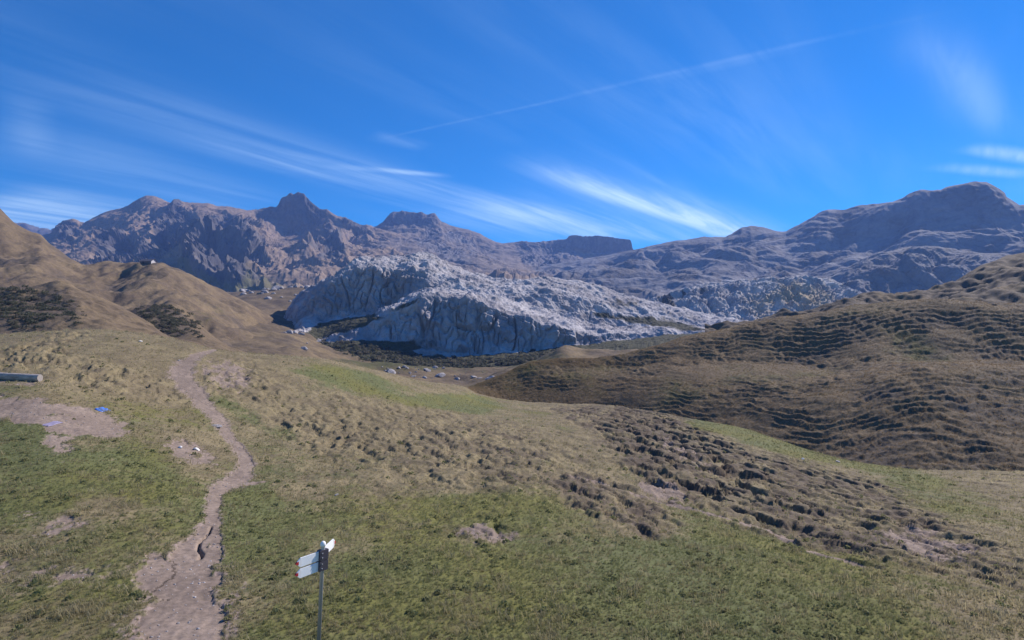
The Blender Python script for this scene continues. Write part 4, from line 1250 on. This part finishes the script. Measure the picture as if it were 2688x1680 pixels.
# ---- stones
def rock_source(seed, sub=2, flat=0.65):
    import bmesh
    bm = bmesh.new()
    bmesh.ops.create_icosphere(bm, subdivisions=sub, radius=1.0)
    P = np.array([v.co[:] for v in bm.verts])
    r_ = np.random.default_rng(seed)
    for _ in range(9):                       # planar breaks
        nn = r_.normal(size=3); nn /= np.linalg.norm(nn)
        o_ = r_.uniform(0.55, 0.85)
        dd = P @ nn - o_
        P = P - np.clip(dd, 0, None)[:, None] * nn * 0.9
    P += 0.08 * np.stack([fbm3(P[:, 0] * 1.7 + i * 9, P[:, 1] * 1.7, P[:, 2] * 1.7, 2, 0.5, seed + i) for i in range(3)], 1)
    P[:, 2] *= flat
    P[:, 0] *= r_.uniform(1.0, 1.35)
    for v, p in zip(bm.verts, P):
        v.co = p
    m = bpy.data.meshes.new('boulder')
    bm.to_mesh(m)
    bm.free()
    m.materials.append(M_BOULDER)
    return m


ROCKS = [rock_source(i + 20) for i in range(6)]
WHITE_ROCK = ROCKS[1].copy()
WHITE_ROCK.materials.clear()
WHITE_ROCK.materials.append(plain_mat('white_stone', (0.78, 0.75, 0.71), 0.9, 0.1, 0, 0.2, 3, 0.02))
rk = np.random.default_rng(77)


def stone(name, p, size, label, cat, group=None, sq=1.0):
    o = bpy.data.objects.new(name, ROCKS[int(rk.integers(6))])
    COL.objects.link(o)
    o.location = (p.x, p.y, p.z + size * 0.08)
    o.rotation_euler = (rk.uniform(-.3, .3), rk.uniform(-.3, .3), rk.uniform(0, 6.28))
    o.scale = (size, size * rk.uniform(0.7, 1.0), size * sq)
    return tag(o, label, cat, group)


# pile of pale blocks at the toe of the ridge
G1 = 'pale blocks piled at the toe of the limestone ridge'
for i in range(46):
    a, b_ = rk.uniform(0, 1), rk.uniform(0, 1)
    px_, py_ = 748 + 62 * a + 60 * b_ * 0.8, 874 - 12 * a * rk.uniform(0, 1) - 46 * b_ * a + 4 * rk.normal()
    p = val.at(px_, py_, 215, 330)
    stone('boulder', p, rk.uniform(0.8, 2.4), 'pale limestone block in the pile at the left toe of the white ridge', 'boulder', G1, 1.1)
# blocks in the hollow
G2_ = 'pale boulders lying in the hollow below the cliff'
for i in range(54):
    px_ = rk.choice([1070, 1110, 1150, 1010, 1220, 1290, 1000]) + 24 * rk.normal()
    py_ = 976 + 16 * rk.uniform(-1, 1) + (px_ - 1000) * 0.04
    p = val.at(px_, py_, 140, 215)
    stone('boulder', p, 0.25 + 1.5 * rk.uniform(0, 1) ** 3, 'pale boulder among others in the grassy hollow below the shaded cliff', 'boulder', G2_)
G3_ = 'pale boulders scattered on the brown moor left of the ridge'
for px_, py_ in [(886, 868), (897, 866), (832, 893), (838, 900), (812, 898), (822, 899), (808, 903), (828, 873), (790, 912), (798, 916), (850, 890), (925, 912), (640, 776), (660, 770), (690, 770), (720, 772), (740, 780), (765, 790), (780, 775), (700, 785), (730, 762), (755, 758), (790, 745), (815, 742), (835, 740), (850, 745)] + [(630 + 230 * rk.uniform(), 772 - 34 * rk.uniform()) for _ in range(30)]:
    p = val.at(px_ + rk.uniform(-3, 3), py_, 150, 560)
    stone('boulder', p, rk.uniform(0.3, 1.0) ** 1.5 * (1.2 if py_ > 850 else 4.0), 'pale boulder scattered on the brown moor left of the white ridge', 'boulder', G3_, 1.25)
for px_, py_, s_, lab in [(377, 900, 0.34, 'white stone on the tan crest left of the path'), (367, 898, 0.16, 'small white stone beside the larger white stone on the crest'),
                          (475, 1177, 0.13, 'bright white stone on the reddish dirt left of the path'), (516, 1183, 0.15, 'long white stone lying nearest the path, right of another white stone'),
                          (2106, 1207, 0.14, 'small white stone in the grass above the dark clods'), (2200, 1214, 0.22, 'pale stone on top of a dark clod at the grass strip'),
                          (107, 859, 0.55, 'pale rock in the dark shrubs on the left knoll'), (29, 850, 0.35, 'small pale rock at the left end of the dark shrubs'),
                          (470, 947, 0.12, 'small pale stone left of the top bend of the path'), (885, 1300, 0.08, 'small pale stone in the green grass above the signpost')]:
    T_ = me if py_ > 865 else k2
    p = T_.at(px_, py_)
    o = stone('stone', p, s_, lab, 'stone')
    if 'white' in lab:
        o.data = WHITE_ROCK
        o.location.z += 0.25 * s_
# stone step across the path
p = me.at(562, 1116)
st = stone('stone_step', p, 0.50, 'flat pale stone step across the bend of the path', 'step', None, 0.28)
st.rotation_euler = (0.05, 0.03, 0.2)
st.location.z = p.z - 0.05
# ---- pebbles on the trodden ground
ii = np.flatnonzero(((cut > 0.8) & (me.Y < 60)).ravel())
ii = np.random.default_rng(91).choice(ii, 1400, p=(me.Y.ravel()[ii] ** 1.2) / (me.Y.ravel()[ii] ** 1.2).sum())
rp = np.random.default_rng(92)
peb = bpy.data.objects.new('pebble', ROCKS[2])
instancer('pebbles', np.stack([low.X.ravel()[ii] + rp.uniform(-.1, .1, len(ii)), low.Y.ravel()[ii] + rp.uniform(-.1, .1, len(ii)), low.Z.ravel()[ii]], 1),
          rp.uniform(0, 6.28, len(ii)), 0.008 + 0.026 * rp.uniform(0, 1, len(ii)) ** 2, rp.uniform(0, 1, len(ii)), peb)
# ---- blue sheets
M_BLUE = plain_mat('blue_sheet', (0.06, 0.17, 0.55), 0.45, 0.4, 0, 0.2, 6)
M_VIO = plain_mat('pale_violet_sheet', (0.26, 0.23, 0.33), 0.5, 0.3, 0, 0.2, 6)


def sheet(name, px_, py_, w_, d_, h_, mat, lab, seed):
    p = low.at(px_, py_)
    nx, ny = 16, 10
    co, fa = [], []
    for j in range(ny + 1):
        for i in range(nx + 1):
            u, v = i / nx - .5, j / ny - .5
            edge = 1 - sst(0.8, 1.0, np.array(2 * max(abs(u), abs(v))))
            wob = 1 + 0.2 * float(pn2(np.array(u * 3), np.array(v * 3), seed))
            X0, Y0 = p.x + u * w_ * wob, p.y + v * d_ * wob
            z0 = float(low.height(np.array([X0]), np.array([Y0]))[0][0])
            co.append((X0 - p.x, Y0 - p.y, z0 - p.z + 0.012 + float(edge) * h_ * (0.6 + 0.6 * float(pn2(np.array(u * 5), np.array(v * 5), seed + 1)))))
    for j in range(ny):
        for i in range(nx):
            k = j * (nx + 1) + i
            fa.append((k, k + 1, k + nx + 2, k + nx + 1))
    o = pmesh(name, co, fa, mat, None, True)
    md = o.modifiers.new('thickness', 'SOLIDIFY'); md.thickness = 0.006
    o.location = p
    return tag(o, lab, 'sheet')


sheet('blue_sheet', 268, 1077, 0.45, 0.75, 0.07, M_BLUE, 'small crumpled bright blue sheet at the grassy edge of the bare dirt', 3)
sheet('violet_sheet', 135, 1114, 0.32, 0.9, 0.03, M_VIO, 'small pale violet sheet lying flat on the bare dirt', 8)

# ================================================================== haze
hb = bpy.data.meshes.new('haze')
xs, ys, zs = (-3600, 3600), (-900, 5200), (-70, 545)
hv = [(a, b, c) for c in zs for b in ys for a in xs]
hb.from_pydata(hv, [], [(0, 2, 3, 1), (4, 5, 7, 6), (0, 1, 5, 4), (2, 6, 7, 3), (0, 4, 6, 2), (1, 3, 7, 5)])
haze = bpy.data.objects.new('haze', hb)
COL.objects.link(haze)
haze['kind'] = 'stuff'
hm = bpy.data.materials.new('mountain_air')
hm.use_nodes = True
hm.node_tree.nodes.clear()
ho = hm.node_tree.nodes.new('ShaderNodeOutputMaterial')
pv = hm.node_tree.nodes.new('ShaderNodeVolumePrincipled')
pv.inputs['Color'].default_value = (0.25, 0.44, 1.0, 1)
pv.inputs['Density'].default_value = 1.45e-4
pv.inputs['Anisotropy'].default_value = 0.2
hm.node_tree.links.new(pv.outputs[0], ho.inputs['Volume'])
hb.materials.append(hm)
